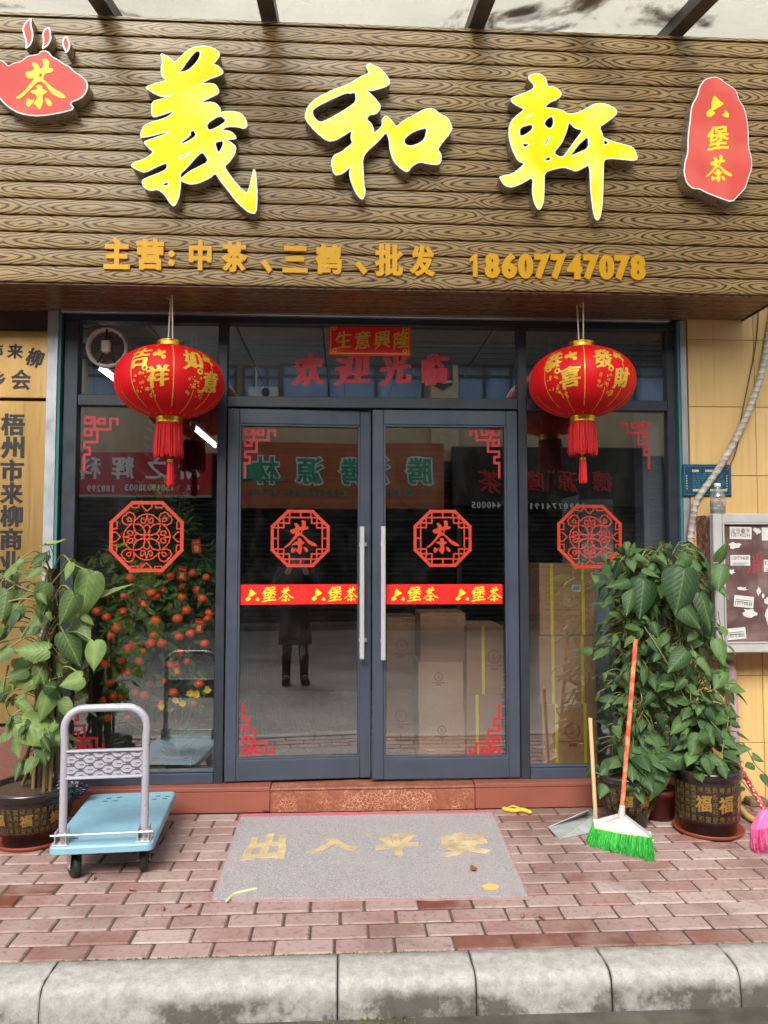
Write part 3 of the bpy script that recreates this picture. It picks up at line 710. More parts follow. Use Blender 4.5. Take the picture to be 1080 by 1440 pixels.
m3 = t.n('MixShader'); t.set(m3.inputs[0], dirt); t.set(m3.inputs[1], m2.outputs[0]); t.set(m3.inputs[2], df.outputs[0]); t.set(t.out.inputs[0], m3.outputs[0]); M['canglass'] = t.m
for x0, x1 in zip(bx[:-1], bx[1:]):
    mb = MB(); vs = [canxf(x, tt, dz) for tt in (-.44, 2.3) for x in (x0+.02, x1-.02) for dz in (.071, .079)]
    mb.add(vs, [(0, 1, 3, 2), (4, 6, 7, 5), (0, 4, 5, 1), (2, 3, 7, 6), (0, 2, 6, 4), (1, 5, 7, 3)]); mb.build('canopy_pane', M['canglass'], can)
mb = MB(); mb.box((bx[0], -.001, SZ1+.06), (bx[-1], -.06, SZ1+.16)); mb.build('wall_rail', M['darksteel'], can)
rebase(can, (0, 0, SZ1))

# ================================================================== shopfront frame, windows, doors
FR = M['frame']
sf = thing('shopfront', 'slate grey metal shopfront with fixed glass panes around double doors', 'shopfront')
ZB, ZT = .137, 2.765; XD0, XD1 = -.662, 1.004
def member(name, x0, x1, z0, z1, y0=-.028, y1=.05, mat=None, par=None):
    mb = MB(); mb.box((x0, y0, z0), (x1, y1, z1), 0, .003); return mb.build(name, mat or (M['frame_dark'] if name in ('head_rail', 'jamb_post', 'mullion', 'transom_bar') else FR), par or sf)
member('head_rail', XL-.01, XR, 2.725, ZT, -.022); member('head_flashing', XL-.02, XR-.06, ZT+.001, ZT+.017, -.05, .05, M['frame_edge'])
member('jamb_post', XL, XL+.075, ZB, 2.724); member('jamb_post', XR-.075, XR-.022, ZB, 2.724, -.02)
member('mullion', XD0-.055, XD0-.003, ZB, 2.724, -.026); member('mullion', XD1+.003, XD1+.055, ZB, 2.724, -.026)
ZTR0, ZTR1 = 2.243, 2.305
for x0, x1 in ((XL+.076, XD0-.056), (XD0-.002, XD1+.002), (XD1+.056, XR-.076)): member('transom_bar', x0, x1, ZTR0, ZTR1, -.024)
for x0, x1 in ((XL+.076, XD0-.056), (XD1+.056, XR-.076)): member('bottom_rail', x0, x1, ZB, .195, -.03); member('sill_lip', x0, x1, .196, .208, -.018, .03)
# right hand inner grey post seen behind the pane
def pane(name, x0, x1, z0, z1, par, y=.008):
    mb = MB(); mb.box((x0, y, z0), (x1, y+.008, z1)); mb.m = [1]*6; mb.m[2] = 0
    return mb.build(name, [M['glass'], M['clear']], par)
# fixed glazing with its stickers as parts of each window
def fret_contours(x, z, sx, sz, wd):
    """angular key-fret corner; grows right and up from (x, z); sx, sz = +-1 mirror it"""
    L = [([(105,465),(147,465),(147,505),(105,505)],1), ([(190,465),(228,465),(228,495),(190,495)],1), ([(105,388),(147,388),(147,427),(105,427)],1),
         ([(105,345),(183,345),(183,430)],0), ([(147,427),(265,427),(265,495),(308,495),(308,462)],0), ([(105,165),(105,265),(138,265),(138,308),(105,308),(105,345)],0),
         ([(165,427),(165,505)],0), ([(147,478),(190,478)],0)]
    out = []; k = wd/225
    for pts, cl in L:
        q = [(x+sx*(px-95)*k, z+sz*(515-py)*k) for px, py in pts]
        out += [ccw(c) for c in stroke(q, 17*k, cl)]
    return out
def fret(x, z, sx, sz, wd, par, Y=.0075):
    mb = MB(); plate(mb, fret_contours(x, z, sx, sz, wd), wallxf(Y), .001); return mb.build('fret_corner_sticker', M['fret'], par)
def lattice_contours(cx, cz, rad):
    k = rad/400.0; out = []; cut = 235
    oc = [(-400,-165),(-165,-390),(170,-390),(395,-165),(395,150),(175,380),(-175,380),(-400,150)]
    T = lambda pts: [(cx+x*k, cz-y*k) for x, y in pts]
    out += stroke(T([(x*.955, y*.955) for x, y in oc]), 38*k, True)
    wd = 13*k
    def sym(pts, closed=False):
        for q in range(4):
            c, s_ = [(1, 0), (0, 1), (-1, 0), (0, -1)][q]
            for m in (1, -1):
                pp = [(x*m, y) for x, y in pts]; out.extend(stroke(T([(x*c-y*s_, x*s_+y*c) for x, y in pp]), wd, closed))
    arc = lambda x, y, r, a0, a1, n=9: [(x+r*math.cos(R(a0+(a1-a0)*i/n)), y+r*math.sin(R(a0+(a1-a0)*i/n))) for i in range(n+1)]
    # four long petals on the diagonals
    for q in range(4):
        a = R(45+90*q); ca, sa = math.cos(a), math.sin(a)
        for sgn in (1, -1):
            pts = [(30+i*17.5, sgn*46*math.sin(math.pi*i/10)) for i in range(11)]
            out.extend(stroke(T([(x*ca-y*sa, x*sa+y*ca) for x, y in pts]), wd))
    sym([(0, -32), (32, 0)]); sym([(0, -135), (28, -118), (34, -90), (14, -48)])
    sym([(34, -92), (70, -140)]); sym([(0, -250), (8, -200), (22, -150), (50, -150), (66, -176), (58, -205), (36, -205), (30, -186)])
    sym([(0, -252), (60, -238), (105, -205), (140, -165)])
    sym([(140, -165), (130, -215), (150, -255), (190, -270), (225, -255), (240, -225)]); sym([(165, -165), (172, -200), (190, -215), (208, -196)])
    sym([(0, -282), (52, -330), (52, -362)]); sym([(90, -362), (90, -320), (160, -320), (185, -350)])
    return out
def lattice(cx, cz, rad, par):
    mb = MB(); plate(mb, lattice_contours(cx, cz, rad), wallxf(.0075), .0012); return mb.build('lattice_sticker', M['red_sticker'], par)
sw_l = thing('side_window', 'fixed glass side window left of the doors with red lattice sticker', 'window')
pane('glass_pane', XL+.06, XD0-.04, .18, ZTR0+.01, sw_l)
cx, cz = PX(206, 755); lattice(cx, cz, 51/FPX*CD*1.0, sw_l)
x, z = PX(117, 584); fret(x, z, 1, -1, .20, sw_l); x, z = PX(98, 1058); fret(x, z, 1, 1, .19, sw_l)
rebase(sw_l, ((XL+XD0)/2, 0, .18))
sw_r = thing('side_window', 'fixed glass side window right of the doors before the stacked cartons', 'window')
pane('glass_pane', XD1+.04, XR-.06, .18, ZTR0+.01, sw_r)
cx, cz = PX(830, 755); lattice(cx, cz, 47/FPX*CD*1.0, sw_r)
x, z = PX(914, 592); fret(x, z, -1, -1, .18, sw_r)
rebase(sw_r, ((XR+XD1)/2, 0, .18))
for x0, x1, lab in ((XL+.06, XD0-.04, 'small top window holding the round exhaust fan'), (XD0-.01, XD1+.01, 'wide top window above the doors with welcome lettering'), (XD1+.04, XR-.06, 'small top window above the right side window')):
    tw = thing('transom_window', lab, 'window'); pane('glass_pane', x0, x1, ZTR1-.01, 2.735, tw)
    if 'wide' in lab:
        for ch, a, b in (('欢',412,454),('迎',471,520),('光',534,577),('临',594,630)):
            xa_, za_ = PX(a, 542); xb_, zb_ = PX(b, 498); mb = MB(); plate(mb, offset(lay(ch, xa_, za_, xb_-xa_, zb_-za_, 'brush', True), .003, .006), wallxf(.0075), .001); mb.build('welcome_character', M['welcome'], tw)
        mb = MB(); xa_, za_ = PX(462, 499); xb_, zb_ = PX(578, 455); plate(mb, [ccw([(xa_, za_), (xb_, za_), (xb_, zb_), (xa_, zb_)])], wallxf(.0075), .0012)
        ps = mb.build('paper_sign', M['redpaper'], tw); ps['label'] = 'red paper sign with gold blessing characters'
        mb = MB()
        for i, ch in enumerate('生意興隆'):
            xc, zc = PX(471+i*27.5, 491); xd, zd = PX(471+i*27.5+23, 465); plate(mb, lay(ch, xc, zc, xd-xc, zd-zc, 'brush', True), wallxf(.006), .0007)
        plate(mb, stroke([(xa_+.012, za_+.012), (xb_-.012, za_+.012), (xb_-.012, zb_-.012), (xa_+.012, zb_-.012)], .005, True), wallxf(.006), .0006)
        for qx in (xa_+.035, xb_-.035):
            for qz in (za_+.03, zb_-.03): plate(mb, ring(qx, qz, .008, .013), wallxf(.006), .0006)
        mb.build('gold_characters', M['goldprint'], ps)
    rebase(tw, ((x0+x1)/2, 0, 2.3))
rebase(sf, (0, 0, ZB))

def octagon_contours(x, z, wd):
    """tea roundel: octagon, stepped inner frame and ties; 520 units wide"""
    k = wd/520; T = lambda pts: [(x+(px-330)*k, z-(py-367)*k) for px, py in pts]; out = []
    out += stroke(T([(222,127),(440,127),(577,262),(577,470),(440,608),(222,608),(85,470),(85,262)]), 27*k, True)
    w1 = 13*k
    out += stroke(T([(235,182),(430,182),(430,232),(475,232),(475,272),(525,272),(525,462),(475,462),(475,505),(430,505),(430,550),(235,550),(235,505),(185,505),(185,462),(135,462),(135,272),(185,272),(185,232),(235,232)]), w1, True)
    for a in ([(333,127),(333,182)], [(333,550),(333,608)], [(85,367),(135,367)], [(525,367),(577,367)]): out += stroke(T(a), w1)
    for sx in (1, -1):
        for sz in (1, -1):
            f = lambda a: T([(330+sx*(px-330), 367+sz*(py-367)) for px, py in a])
            for a in ([(235,182),(235,130)], [(235,182),(180,182),(185,232)], [(135,272),(95,272)], [(135,272),(135,228),(185,232)]): out += [ccw(c) for c in stroke(f(a), w1)]
    return out+cha_contours(x-142*k, z-147*k, 297*k, 310*k)
def make_door(xh, xf_, label, lst):
    """a leaf built in world space with its hinge line at x = xh; free edge at x = xf_"""
    d = thing('glass_door', label, 'door'); x0, x1 = min(xh, xf_), max(xh, xf_); st = .064; tp = .085; bt = .115; zb, zt_ = .147, 2.232
    y0, y1 = -.034, .016
    mb = MB()
    mb.box((x0, y0, zb), (x0+st, y1, zt_), 0, .004); mb.box((x1-st, y0, zb), (x1, y1, zt_), 0, .004)
    mb.box((x0+st, y0, zt_-tp), (x1-st, y1, zt_), 0, .004); mb.box((x0+st, y0, zb), (x1-st, y1, zb+bt), 0, .004)
    mb.build('door_frame', FR, d)
    mb = MB()
    for a in (((x0+st, -.03, zb+bt), (x1-st, -.012, zb+bt+.012)), ((x0+st, -.03, zt_-tp-.012), (x1-st, -.012, zt_-tp)), ((x0+st, -.03, zb+bt+.012), (x0+st+.012, -.012, zt_-tp-.012)), ((x1-st-.012, -.03, zb+bt+.012), (x1-st, -.012, zt_-tp-.012))): mb.box(a[0], a[1], 0, .002)
    mb.build('glazing_bead', FR, d)
    pane('glass_pane', x0+st-.005, x1-st+.005, zb+bt-.005, zt_-tp+.005, d, -.008)
    # pull handle on the free edge
    hx = x1-.058 if xf_ > xh else x0+.058
    zA, zB_ = P(507, 925).z, P(507, 741).z
    mb = MB(); mb.box((hx-.013, -.118, zA), (hx+.013, -.094, zB_), 0, .004); h = mb.build('pull_handle', M['steel'], d)
    for zz in (zB_-.10, zA+.10):
        mb = MB(); s_ = -1 if xf_ > xh else 1
        mb.tube([(hx, -.096, zz), (hx, -.034, zz)], .008, 10); mb.box((hx-.012, -.06, zz-.012), (hx+.032 if xf_ > xh else hx+.012, -.0345, zz+.012), 0, .003); mb.build('handle_bracket', M['steel'], h)
    # stickers
    for kind, a in lst:
        if kind == 'oct':
            mb = MB(); cx, cz = a; plate(mb, octagon_contours(cx, cz, .335), wallxf(-.0085), .0012); mb.build('tea_roundel_sticker', M['red_sticker'], d)
        elif kind == 'fret': fret(*a, d, -.0085)
        elif kind == 'band':
            xa_, xb_, za_, zb2 = a; mb = MB(); cs = [ccw(densify(np.array([(xa_, za_), (xb_, za_), (xb_, zb2), (xa_, zb2)]), .1))]
            plate(mb, cs, wallxf(-.0085), .0012); b = mb.build('banner_sticker', M['banner'], d)
            wv = xb_-xa_
            for g in range(2):
                for i, ch in enumerate('六堡茶'):
                    q = xa_+wv*(.055+g*.545+i*.135); sz = .088; zc = (za_+zb2)/2-sz/2; mb = MB()
                    cs = liu_contours(q, zc+.006, sz*.88, sz*.8) if i == 0 else cha_contours(q, zc, sz, sz) if i == 2 else lay(ch, q, zc, sz*.92, sz, 'brush', True)
                    plate(mb, cs, wallxf(-.0098), .0008); mb.build('banner_character', M['banner_char'], b)
    base = Vector((xh, 0, .147)); rebase(d, base); return d
XM = P(522.5, 900).x
zb1, zb0 = P(420, 822).z, P(420, 850).z
x1_, z1_ = PX(343, 601); x2_, z2_ = PX(339, 1063)
dl = make_door(XD0+.004, XM-.003, 'left glass door leaf standing slightly pushed inwards', [('oct', PX(422, 757)), ('band', (P(336, 830).x, P(506, 830).x, zb0, zb1)), ('fret', (x1_, z1_, 1, -1, .185)), ('fret', (x2_, z2_, 1, 1, .187))])
x1_, z1_ = PX(703, 602); x2_, z2_ = PX(704, 1063)
dr = make_door(XD1-.004, XM+.003, 'right glass door leaf closed in line with the frame', [('oct', PX(622, 757)), ('band', (P(541, 830).x, P(706, 830).x, zb0, zb1)), ('fret', (x1_, z1_, -1, -1, .185)), ('fret', (x2_, z2_, -1, 1, .187))])
dl.rotation_euler.z = R(3.4)

# ================================================================== hanging lanterns
def lantern(px, label, words):
    c = P(px, 538, -.315); L = thing('red_lantern', label, 'lantern', 'red lanterns under the sign')
    Rx, Rz = .283, .192; zc = c.z; tc0 = math.atan2(-c.x, CD+c.y)+.06; x0, y0 = c.x, c.y; NR = 16
    def sp(th, z, lift=0.0):
        """th: angle from the street side (-Y), positive towards +X; z in -1..1"""
        lob = 1-.012*abs(math.sin(NR*th/2+math.pi/2)) if abs(z) < .97 else 1
        lob = 1+.012*abs(math.sin(NR*(th-tc0)/2))-.006
        r = (max(0, 1-abs(z)**2.25))**.5*Rx*lob+lift
        return Vector((x0+r*math.sin(th), y0-r*math.cos(th), zc+z*Rz+(lift*z)))
    mb = MB(); n, m = 96, 24; zz = [math.sin(math.pi*(i/m-.5))*.972 for i in range(m+1)]
    vs = [sp(2*math.pi*k/n, z) for z in zz for k in range(n)]
    mb.add(vs, [(i*n+k, i*n+(k+1) % n, (i+1)*n+(k+1) % n, (i+1)*n+k) for i in range(m) for k in range(n)], 0, True)
    body = mb.build('silk_body', M['silk'], L)
    mb = MB(); pr2 = random.Random(px)
    for k in range(NR):
        th = tc0+2*math.pi*k/NR
        full = k % 2 == 0
        rngs = [(-.95, .95)] if full else [(-.93, -.42), (.72, .93)]
        for za, zb in rngs:
            q = 12; vs = []
            for i in range(q+1):
                z = za+(zb-za)*i/q
                for s_ in (-1, 1): vs.append(sp(th+s_*(.008 if full else .006)/max(.3, math.sqrt(1-z*z)), z, .0012))
            mb.add(vs, [(2*i, 2*i+1, 2*i+3, 2*i+2) for i in range(q)], 0, True)
    mb.build('gold_rib', M['goldprint'], body)
    def put(cs, th0, z0):
        mbb = MB(); plate(mbb, cs, lambda u, v, ww: sp(th0+u, min(.95, max(-.95, z0+v)), .0012+ww), .0012, 0, 0, .05); return mbb
    for w2, ths, zz2 in ((words[0], (-.62, -.27), (.36, -.14)), (words[1], (.36, .74), (.36, -.14))):
        for ch, th, z in zip(w2, ths, zz2):
            b = put(offset(lay(ch, -.19, -.30, .38, .58, 'brush', True), .004, .010), tc0+th, z); b.build('gold_character', M['goldprint'], body)
        mbb = MB(); t0 = ths[0]
        for (ox, oz, r) in ((.12, .06, .055), (.36, .02, .028), (.28, .44, .05), (.37, .46, .06), (.44, .36, .045), (.33, .56, .03), (.44, .50, .04)):
            cs = ring(0, 0, r*.45, r, 14) if r in (.055, .028) else [disc(0, 0, r, 7)]
            q = put([c2*np.array([1, 1.45]) for c2 in cs], tc0+t0+ox, oz); mbb.add(q.v, q.f)
        for j in range(26):
            a = pr2.uniform(-.12, .14); zq = pr2.uniform(-.52, -.06)
            if j > 17: a = pr2.uniform(.12, .26); zq = pr2.uniform(-.62, -.42)
            q = put([c2*np.array([1, 1.45]) for c2 in (ring(0, 0, .014, .024, 8) if j % 2 else [disc(0, 0, pr2.uniform(.008, .018), 6)])], tc0+t0+a, zq); mbb.add(q.v, q.f)
        mbb.build('gold_blossom', M['goldprint'], body)
    for zs_, nm in ((1, 'top_cap'), (-1, 'bottom_cap')):
        mb = MB(); z = zc+zs_*Rz*.955; r = .068; s_ = zs_
        mb.lathe([(r-.01, z), (r, z), (r+.004, z+s_*.006), (r, z+s_*.012), (r+.003, z+s_*.018), (r-.002, z+s_*.024), (r+.003, z+s_*.031), (r, z+s_*.037), (r-.012, z+s_*.038), (.002, z+s_*.036)], (x0, y0, 0), 40)
        mb.build(nm, M['gold'], L)
    # fringe: a double ring of hanging threads
    mb = MB(); zt2 = zc-Rz*.955-.036; hgt = .175
    for i in range(300):
        th = 2*math.pi*i/300; r = .066+pr2.uniform(-.010, .004); r2 = r*pr2.uniform(1.0, 1.16); mb.ct = pr2.random(); wv = pr2.uniform(-.05, .05); h = hgt*pr2.uniform(.93, 1.06)
        pts = [(x0+(r+(r2-r)*k/3)*math.sin(th+wv*k/3), y0-(r+(r2-r)*k/3)*math.cos(th+wv*k/3), zt2-h*k/3) for k in range(4)]
        mb.tube(pts, .0019, 4, 0, False)
    mb.build('tassel_fringe', M['tassel'], L)
    dx = .008 if px < 500 else .0
    mb = MB(); z1 = zt2-hgt+.01
    mb.tube([(x0, y0, zt2), (x0+dx, y0, z1)], .0022, 5); mb.sphere((x0+dx, y0, z1-.002), .011, 10, 8); mb.lathe([(.002, z1-.010), (.011, z1-.014), (.017, z1-.026), (.019, z1-.036), (.0165, z1-.040)], (x0+dx, y0, 0), 16)
    kn = mb.build('tassel_knot', M['gold'], L)
    mb = MB()
    for i in range(90):
        th = 2*math.pi*i/90; r = .0165*pr2.uniform(.3, 1); mb.ct = pr2.random(); h = .125*pr2.uniform(.92, 1.05)
        mb.tube([(x0+dx+r*math.sin(th), y0-r*math.cos(th), z1-.038), (x0+dx+r*1.35*math.sin(th+.1), y0-r*1.35*math.cos(th+.1), z1-.038-h)], .0018, 4, 0, False)
    mb.build('small_tassel', M['tassel'], L)
    mb = MB(); ztop = SLAT_Z0-.006; zb_ = zc+Rz*.955+.03
    mb.tube([(x0-.012, y0, zb_), (x0-.010, y0+.03, ztop)], .0042, 7); mb.tube([(x0+.012, y0, zb_), (x0+.009, y0-.02, ztop)], .0042, 7)
    mb.tube([(x0+.009, y0-.02, ztop-.004), (x0-.02, y0-.03, ztop-.02), (x0-.004, y0-.03, ztop-.03)], .0025, 5); mb.build('hanging_cord', M['cord'], L)
    rebase(L, (x0, y0, zc)); return L
lantern(239, 'red lantern with gold characters hanging before the left side window', ('吉祥', '如意'))
lantern(818, 'red lantern with gold characters hanging before the right side window', ('恭喜', '發財'))

# ================================================================== brass plaques on the left wall
YP = -.05
pl = thing('brass_plaque', 'brushed brass plaque with two short rows of black characters', 'plaque', 'brass plaques on the left wall')
x1, zt_ = PX(75.5, 466, YP); _, zb_ = PX(75.5, 560, YP)
mb = MB(); mb.box((x1-.56, YP, zb_), (x1, -.021, zt_), 0, .003); mb.build('plaque_plate', M['brass'], pl)
for ch, a, b, t0, t1, rot in (('市',-14,5,484,502,8),('来',10,33,484,504,-2),('柳',37,61,491,516,-18),('乡',-12,8,522,544,0),('会',15,44,520,548,0)):
    xa_, za_ = PX(a, t1, YP); xb_, zb2 = PX(b, t0, YP); cs = lay(ch, xa_, za_, xb_-xa_, zb2-za_, 'bold', True)
    ca, sa = math.cos(R(rot)), math.sin(R(rot)); cen = np.array([(xa_+xb_)/2, (za_+zb2)/2]); cs = [(c-cen) @ np.array([[ca, sa], [-sa, ca]])+cen for c in cs]
    mb = MB(); plate(mb, offset(cs, .001), wallxf(YP), .0015); mb.build('plaque_character', M['black'], pl)
rebase(pl, (x1-.28, YP, zb_))
pl = thing('brass_plaque', 'tall brushed brass plaque with one column of black characters', 'plaque', 'brass plaques on the left wall')
x1, zt_ = PX(71.5, 564, YP); _, zb_ = PX(68, 1017, YP)
mb = MB(); mb.box((x1-.36, YP, zb_), (x1, -.021, zt_), 0, .003); mb.build('plaque_plate', M['brass'], pl)
for i, ch in enumerate('梧州市来柳商业协会'):
    a = 1-.5*i*.4; xa_, za_ = PX(1-i*.3, 612+i*32.2, YP); xb_, zb2 = PX(35-i*.7, 582+i*32.2, YP)
    mb = MB(); plate(mb, offset(lay(ch, xa_, za_, xb_-xa_, zb2-za_, 'bold', True), .0015), wallxf(YP), .0015); mb.build('plaque_character', M['black'], pl)
rebase(pl, (x1-.18, YP, zb_))

# ================================================================== things on the right wall
YW = -.06
bp = thing('house_plaque', 'small blue engraved plaque on the yellow tiles', 'plaque')
x0, zt_ = PX(958.5, 653, YW); x1, zb_ = PX(1028, 698.5, YW); wq, hq = x1-x0, zt_-zb_
mb = MB(); mb.box((x0, YW-.012, zb_), (x1, YW, zt_), 0, .004); mb.build('plaque_plate', simple('blue_enamel', C(34, 72, 96), .35, .2, .15, 20), bp)
YB = YW-.012; pale = simple('pale_print', C(176, 176, 140), .5)
for u0, v0, u1, v1 in ((.19,.76,.33,.83),(.46,.76,.76,.83),(.2,.16,.38,.23),(.55,.16,.9,.23)):
    mb = MB(); plate(mb, [ccw([(x0+u0*wq, zb_+v0*hq), (x0+u1*wq, zb_+v0*hq), (x0+u1*wq, zb_+v1*hq), (x0+u0*wq, zb_+v1*hq)])], wallxf(YB), .001); mb.build('printed_panel', pale, bp)
for u in (.08, .90):
    mb = MB()
    for i in range(6): plate(mb, [disc(x0+u*wq, zb_+(.24+.08*i)*hq, .004, 6)], wallxf(YB), .0008)
    mb.build('dotted_border', pale, bp)
mb = MB(); r2 = random.Random(5)
for i in range(9):
    u = .2
    while u < .8:
        l = r2.uniform(.02, .09); v = .28+.052*i; plate(mb, [ccw([(x0+u*wq, zb_+v*hq), (x0+(u+l)*wq, zb_+v*hq), (x0+(u+l)*wq, zb_+(v+.02)*hq), (x0+u*wq, zb_+(v+.02)*hq)])], wallxf(YB), .0008); u += l+r2.uniform(.015, .05)
for a in (stroke([(x0+.04*wq, zb_+.06*hq), (x0+.96*wq, zb_+.06*hq), (x0+.96*wq, zb_+.94*hq), (x0+.04*wq, zb_+.94*hq)], .002, True),): plate(mb, a, wallxf(YB), .0006)
mb.build('fine_print', simple('teal_print', C(70, 118, 134), .5), bp)
rebase(bp, ((x0+x1)/2, YW, zb_))
def path(pts): return [P(x, y, Y) for x, y, Y in pts]
def spline(pts, n=8):
    pts = [Vector(p) for p in pts]; out = []
    for i in range(len(pts)-1):
        p0, p1, p2, p3 = pts[max(i-1, 0)], pts[i], pts[i+1], pts[min(i+2, len(pts)-1)]
        for k in range(n):
            t_ = k/n; out.append(.5*((2*p1)+(-p0+p2)*t_+(2*p0-5*p1+4*p2-p3)*t_*t_+(-p0+3*p1-3*p2+p3)*t_**3))
    return out+[pts[-1]]
def conduitm():
    t = NT('taped_grey_conduit'); n = t.noise(14, 5); sp = t.n('SeparateXYZ'); t.set(sp.inputs[0], t.tc.outputs['Object'])
    wv = t.math('SINE', t.math('ADD', t.math('MULTIPLY', sp.outputs[2], 170.0), t.math('MULTIPLY', n, 9.0)))
    t.p(Base__Color=t.mix(t.ramp(wv, [(.7, g1(0)), (.95, g1(.5))]), t.ramp(n, [(.3, C(150, 138, 122)), (.7, C(196, 190, 182))]), C(104, 92, 80)), Roughness=.7); t.bump(t.math('ADD', wv, n), .5, .004); return t.m
mb = MB(); pts = spline(path([(1092, 400, -.09), (1082, 462, -.09), (1072, 520, -.09), (1052, 580, -.09), (1032, 622, -.09), (1010, 660, -.09), (990, 688, -.09), (979, 706, -.09), (974, 730, -.09), (971, 760, -.09), (968, 800, -.09), (968, 900, -.09), (972, 1000, -.09)]))
mb.tube(pts, [.019+.0012*math.sin(i*1.9) for i in range(len(pts))], 12)
tag(mb.build('conduit', conduitm()), 'bent grey conduit pipe running down the yellow tiled wall', 'pipe')
mb = MB(); mb.tube(spline(path([(1066, 418, -.10), (1066, 450, -.075), (1062, 490, -.068), (1052, 540, -.068), (1043, 585, -.068), (1040, 612, -.075), (1033, 640, -.075), (1022, 662, -.08)])), .0035, 6)
tag(mb.build('wall_cable', simple('thin_dark_cable', C(96, 80, 62), .6)), 'thin dark cable hanging from the soffit beside the conduit', 'cable')

nb = thing('notice_board', 'grey framed notice board box pasted with torn paper slips', 'notice board')
YN = -.285; x0, zt_ = PX(1003, 722, YN); _, zb_ = PX(1003, 918.5, YN); x1 = x0+.62; fw = .052
al = simple('grey_board_frame', C(186, 184, 182), .45, .3, .1, 8)
mb = MB()
for a in (((x0, YN, zb_), (x0+fw, YN+.05, zt_)), ((x1-fw, YN, zb_), (x1, YN+.05, zt_)), ((x0+fw, YN, zt_-fw), (x1-fw, YN+.05, zt_)), ((x0+fw, YN, zb_), (x1-fw, YN+.05, zb_+fw))): mb.box(a[0], a[1], 0, .006)
for a in (((x0+fw-.002, YN-.004, zb_+fw-.006), (x0+fw+.008, YN+.004, zt_-fw+.006)), ((x0+fw, YN-.004, zt_-fw-.008), (x1-fw, YN+.004, zt_-fw+.002)), ((x0+fw, YN-.004, zb_+fw-.002), (x1-fw, YN+.004, zb_+fw+.008))): mb.box(a[0], a[1], 0, .002)
mb.build('board_frame', al, nb)
t = NT('grimy_maroon_glass'); n = t.noise(3.5, 6, None, .6, .8); n2 = t.noise(2.0, 3, t.co((1, 1, 5)))
t.p(Base__Color=t.ramp(t.math('ADD', t.math('MULTIPLY', n, .6), t.math('MULTIPLY', n2, .4)), [(.3, C(66, 44, 44)), (.5, C(98, 74, 72)), (.7, C(140, 122, 116))]), Roughness=.18, Specular__IOR__Level=.5)
mb = MB(); mb.box((x0+fw, YN+.014, zb_+fw), (x1-fw, YN+.03, zt_-fw)); mb.build('board_panel', t.m, nb)
t = NT('grimy_red_box_side'); n = t.noise(9, 6, None, .7, 1.2)
t.p(Base__Color=t.ramp(n, [(.38, C(72, 34, 28)), (.5, C(124, 66, 52)), (.56, C(150, 130, 116)), (.62, C(196, 190, 180))]), Roughness=.6)
mb = MB(); mb.box((x0+.006, YN+.051, zb_+.006), (x1-.006, YW, zt_-.004), 0, .004); mb.build('board_box', t.m, nb)
YS = YN+.014; white = simple('white_paper_slip', C(196, 194, 190), .8, 0, .08, 20); ink = simple('slip_ink', C(60, 58, 62), .8)
def sx(px, py): return PX(px, py, YS)
slips = [((1026,741,1057,758), '全市最平|13877402244', 1.5), ((1071,742,1090,760), '', 0), ((1027,780.5,1055,795.5), '13097744688|=', 0), ((1074,787,1094,804), '13977|=', 0), ((1032,838,1060,854), '=|1377740688', 6), ((1022,883,1049,899), '=|13077128880', -5)]
for (a, b, c_, d_), tx, rot in slips:
    xa_, zb2 = sx(a, b); xb_, za_ = sx(c_, d_); cen = np.array([(xa_+xb_)/2, (za_+zb2)/2]); ca, sa = math.cos(R(rot)), math.sin(R(-rot))
    rt = lambda cs: [(c-cen) @ np.array([[ca, sa], [-sa, ca]])+cen for c in cs]
    mb = MB(); plate(mb, rt([ccw([(xa_, za_), (xb_, za_), (xb_, zb2), (xa_, zb2)])]), wallxf(YS), .0008); s_ = mb.build('paper_slip', white, nb)
    if tx:
        mb = MB(); rows = tx.split('|'); hh = (zb2-za_)
        for i, row in enumerate(rows):
            zr = zb2-hh*(.48 if i == 0 else .86); 
            if row == '=':
                for q in range(2): plate(mb, rt(stroke([(xa_+.012, zr+.006-q*.010), (xb_-.014-q*.02, zr+.006-q*.010)], .0035)), wallxf(YS-.0008), .0004)
            elif ord(row[0]) > 256:
                cs = []; ww = (xb_-xa_-.012)/len(row)
                for j, ch in enumerate(row): cs += lay(ch, xa_+.006+j*ww, zr-.002, ww*.94, hh*.42, 'semi')
                plate(mb, rt(cs), wallxf(YS-.0008), .0004)
            else:
                cs = []; ww = (xb_-xa_-.014)/len(row)
                for j, ch in enumerate(row): cs += lay(ch, xa_+.007+j*ww, zr+.002, ww*(.35 if ch == '1' else .74), hh*.33, 'semi', True)
                plate(mb, rt(cs), wallxf(YS-.0008), .0004)
        mb.build('slip_print', ink, s_)
r2 = random.Random(11)
for (px, py, rw, rh) in ((1065,746,7,7),(1033,767,12,6),(1028,804,8,5),(1043,828,11,3.5),(1067,831,4.5,8),(1073,838,3,4),(1054,862,14,8),(1079,866,4,15),(1078,845,5,8)):
    cs = np.array([sx(px+rw*math.cos(2*math.pi*k/14)*r2.uniform(.4, .95), py+rh*math.sin(2*math.pi*k/14)*r2.uniform(.4, .95)) for k in range(14)])
    mb = MB(); plate(mb, [ccw(cs)], wallxf(YS), .0007); mb.build('torn_scrap', white, nb)
mb = MB(); xa_, za_ = sx(1050, 806); xb_, zb2 = sx(1072, 780); plate(mb, lay('消', xa_, za_, xb_-xa_, zb2-za_, 'semi', True), wallxf(YS), .0004); mb.build('red_character', simple('faded_red_print', C(140, 44, 50), .6), nb)
rebase(nb, ((x0+x1)/2, YW, zb_))
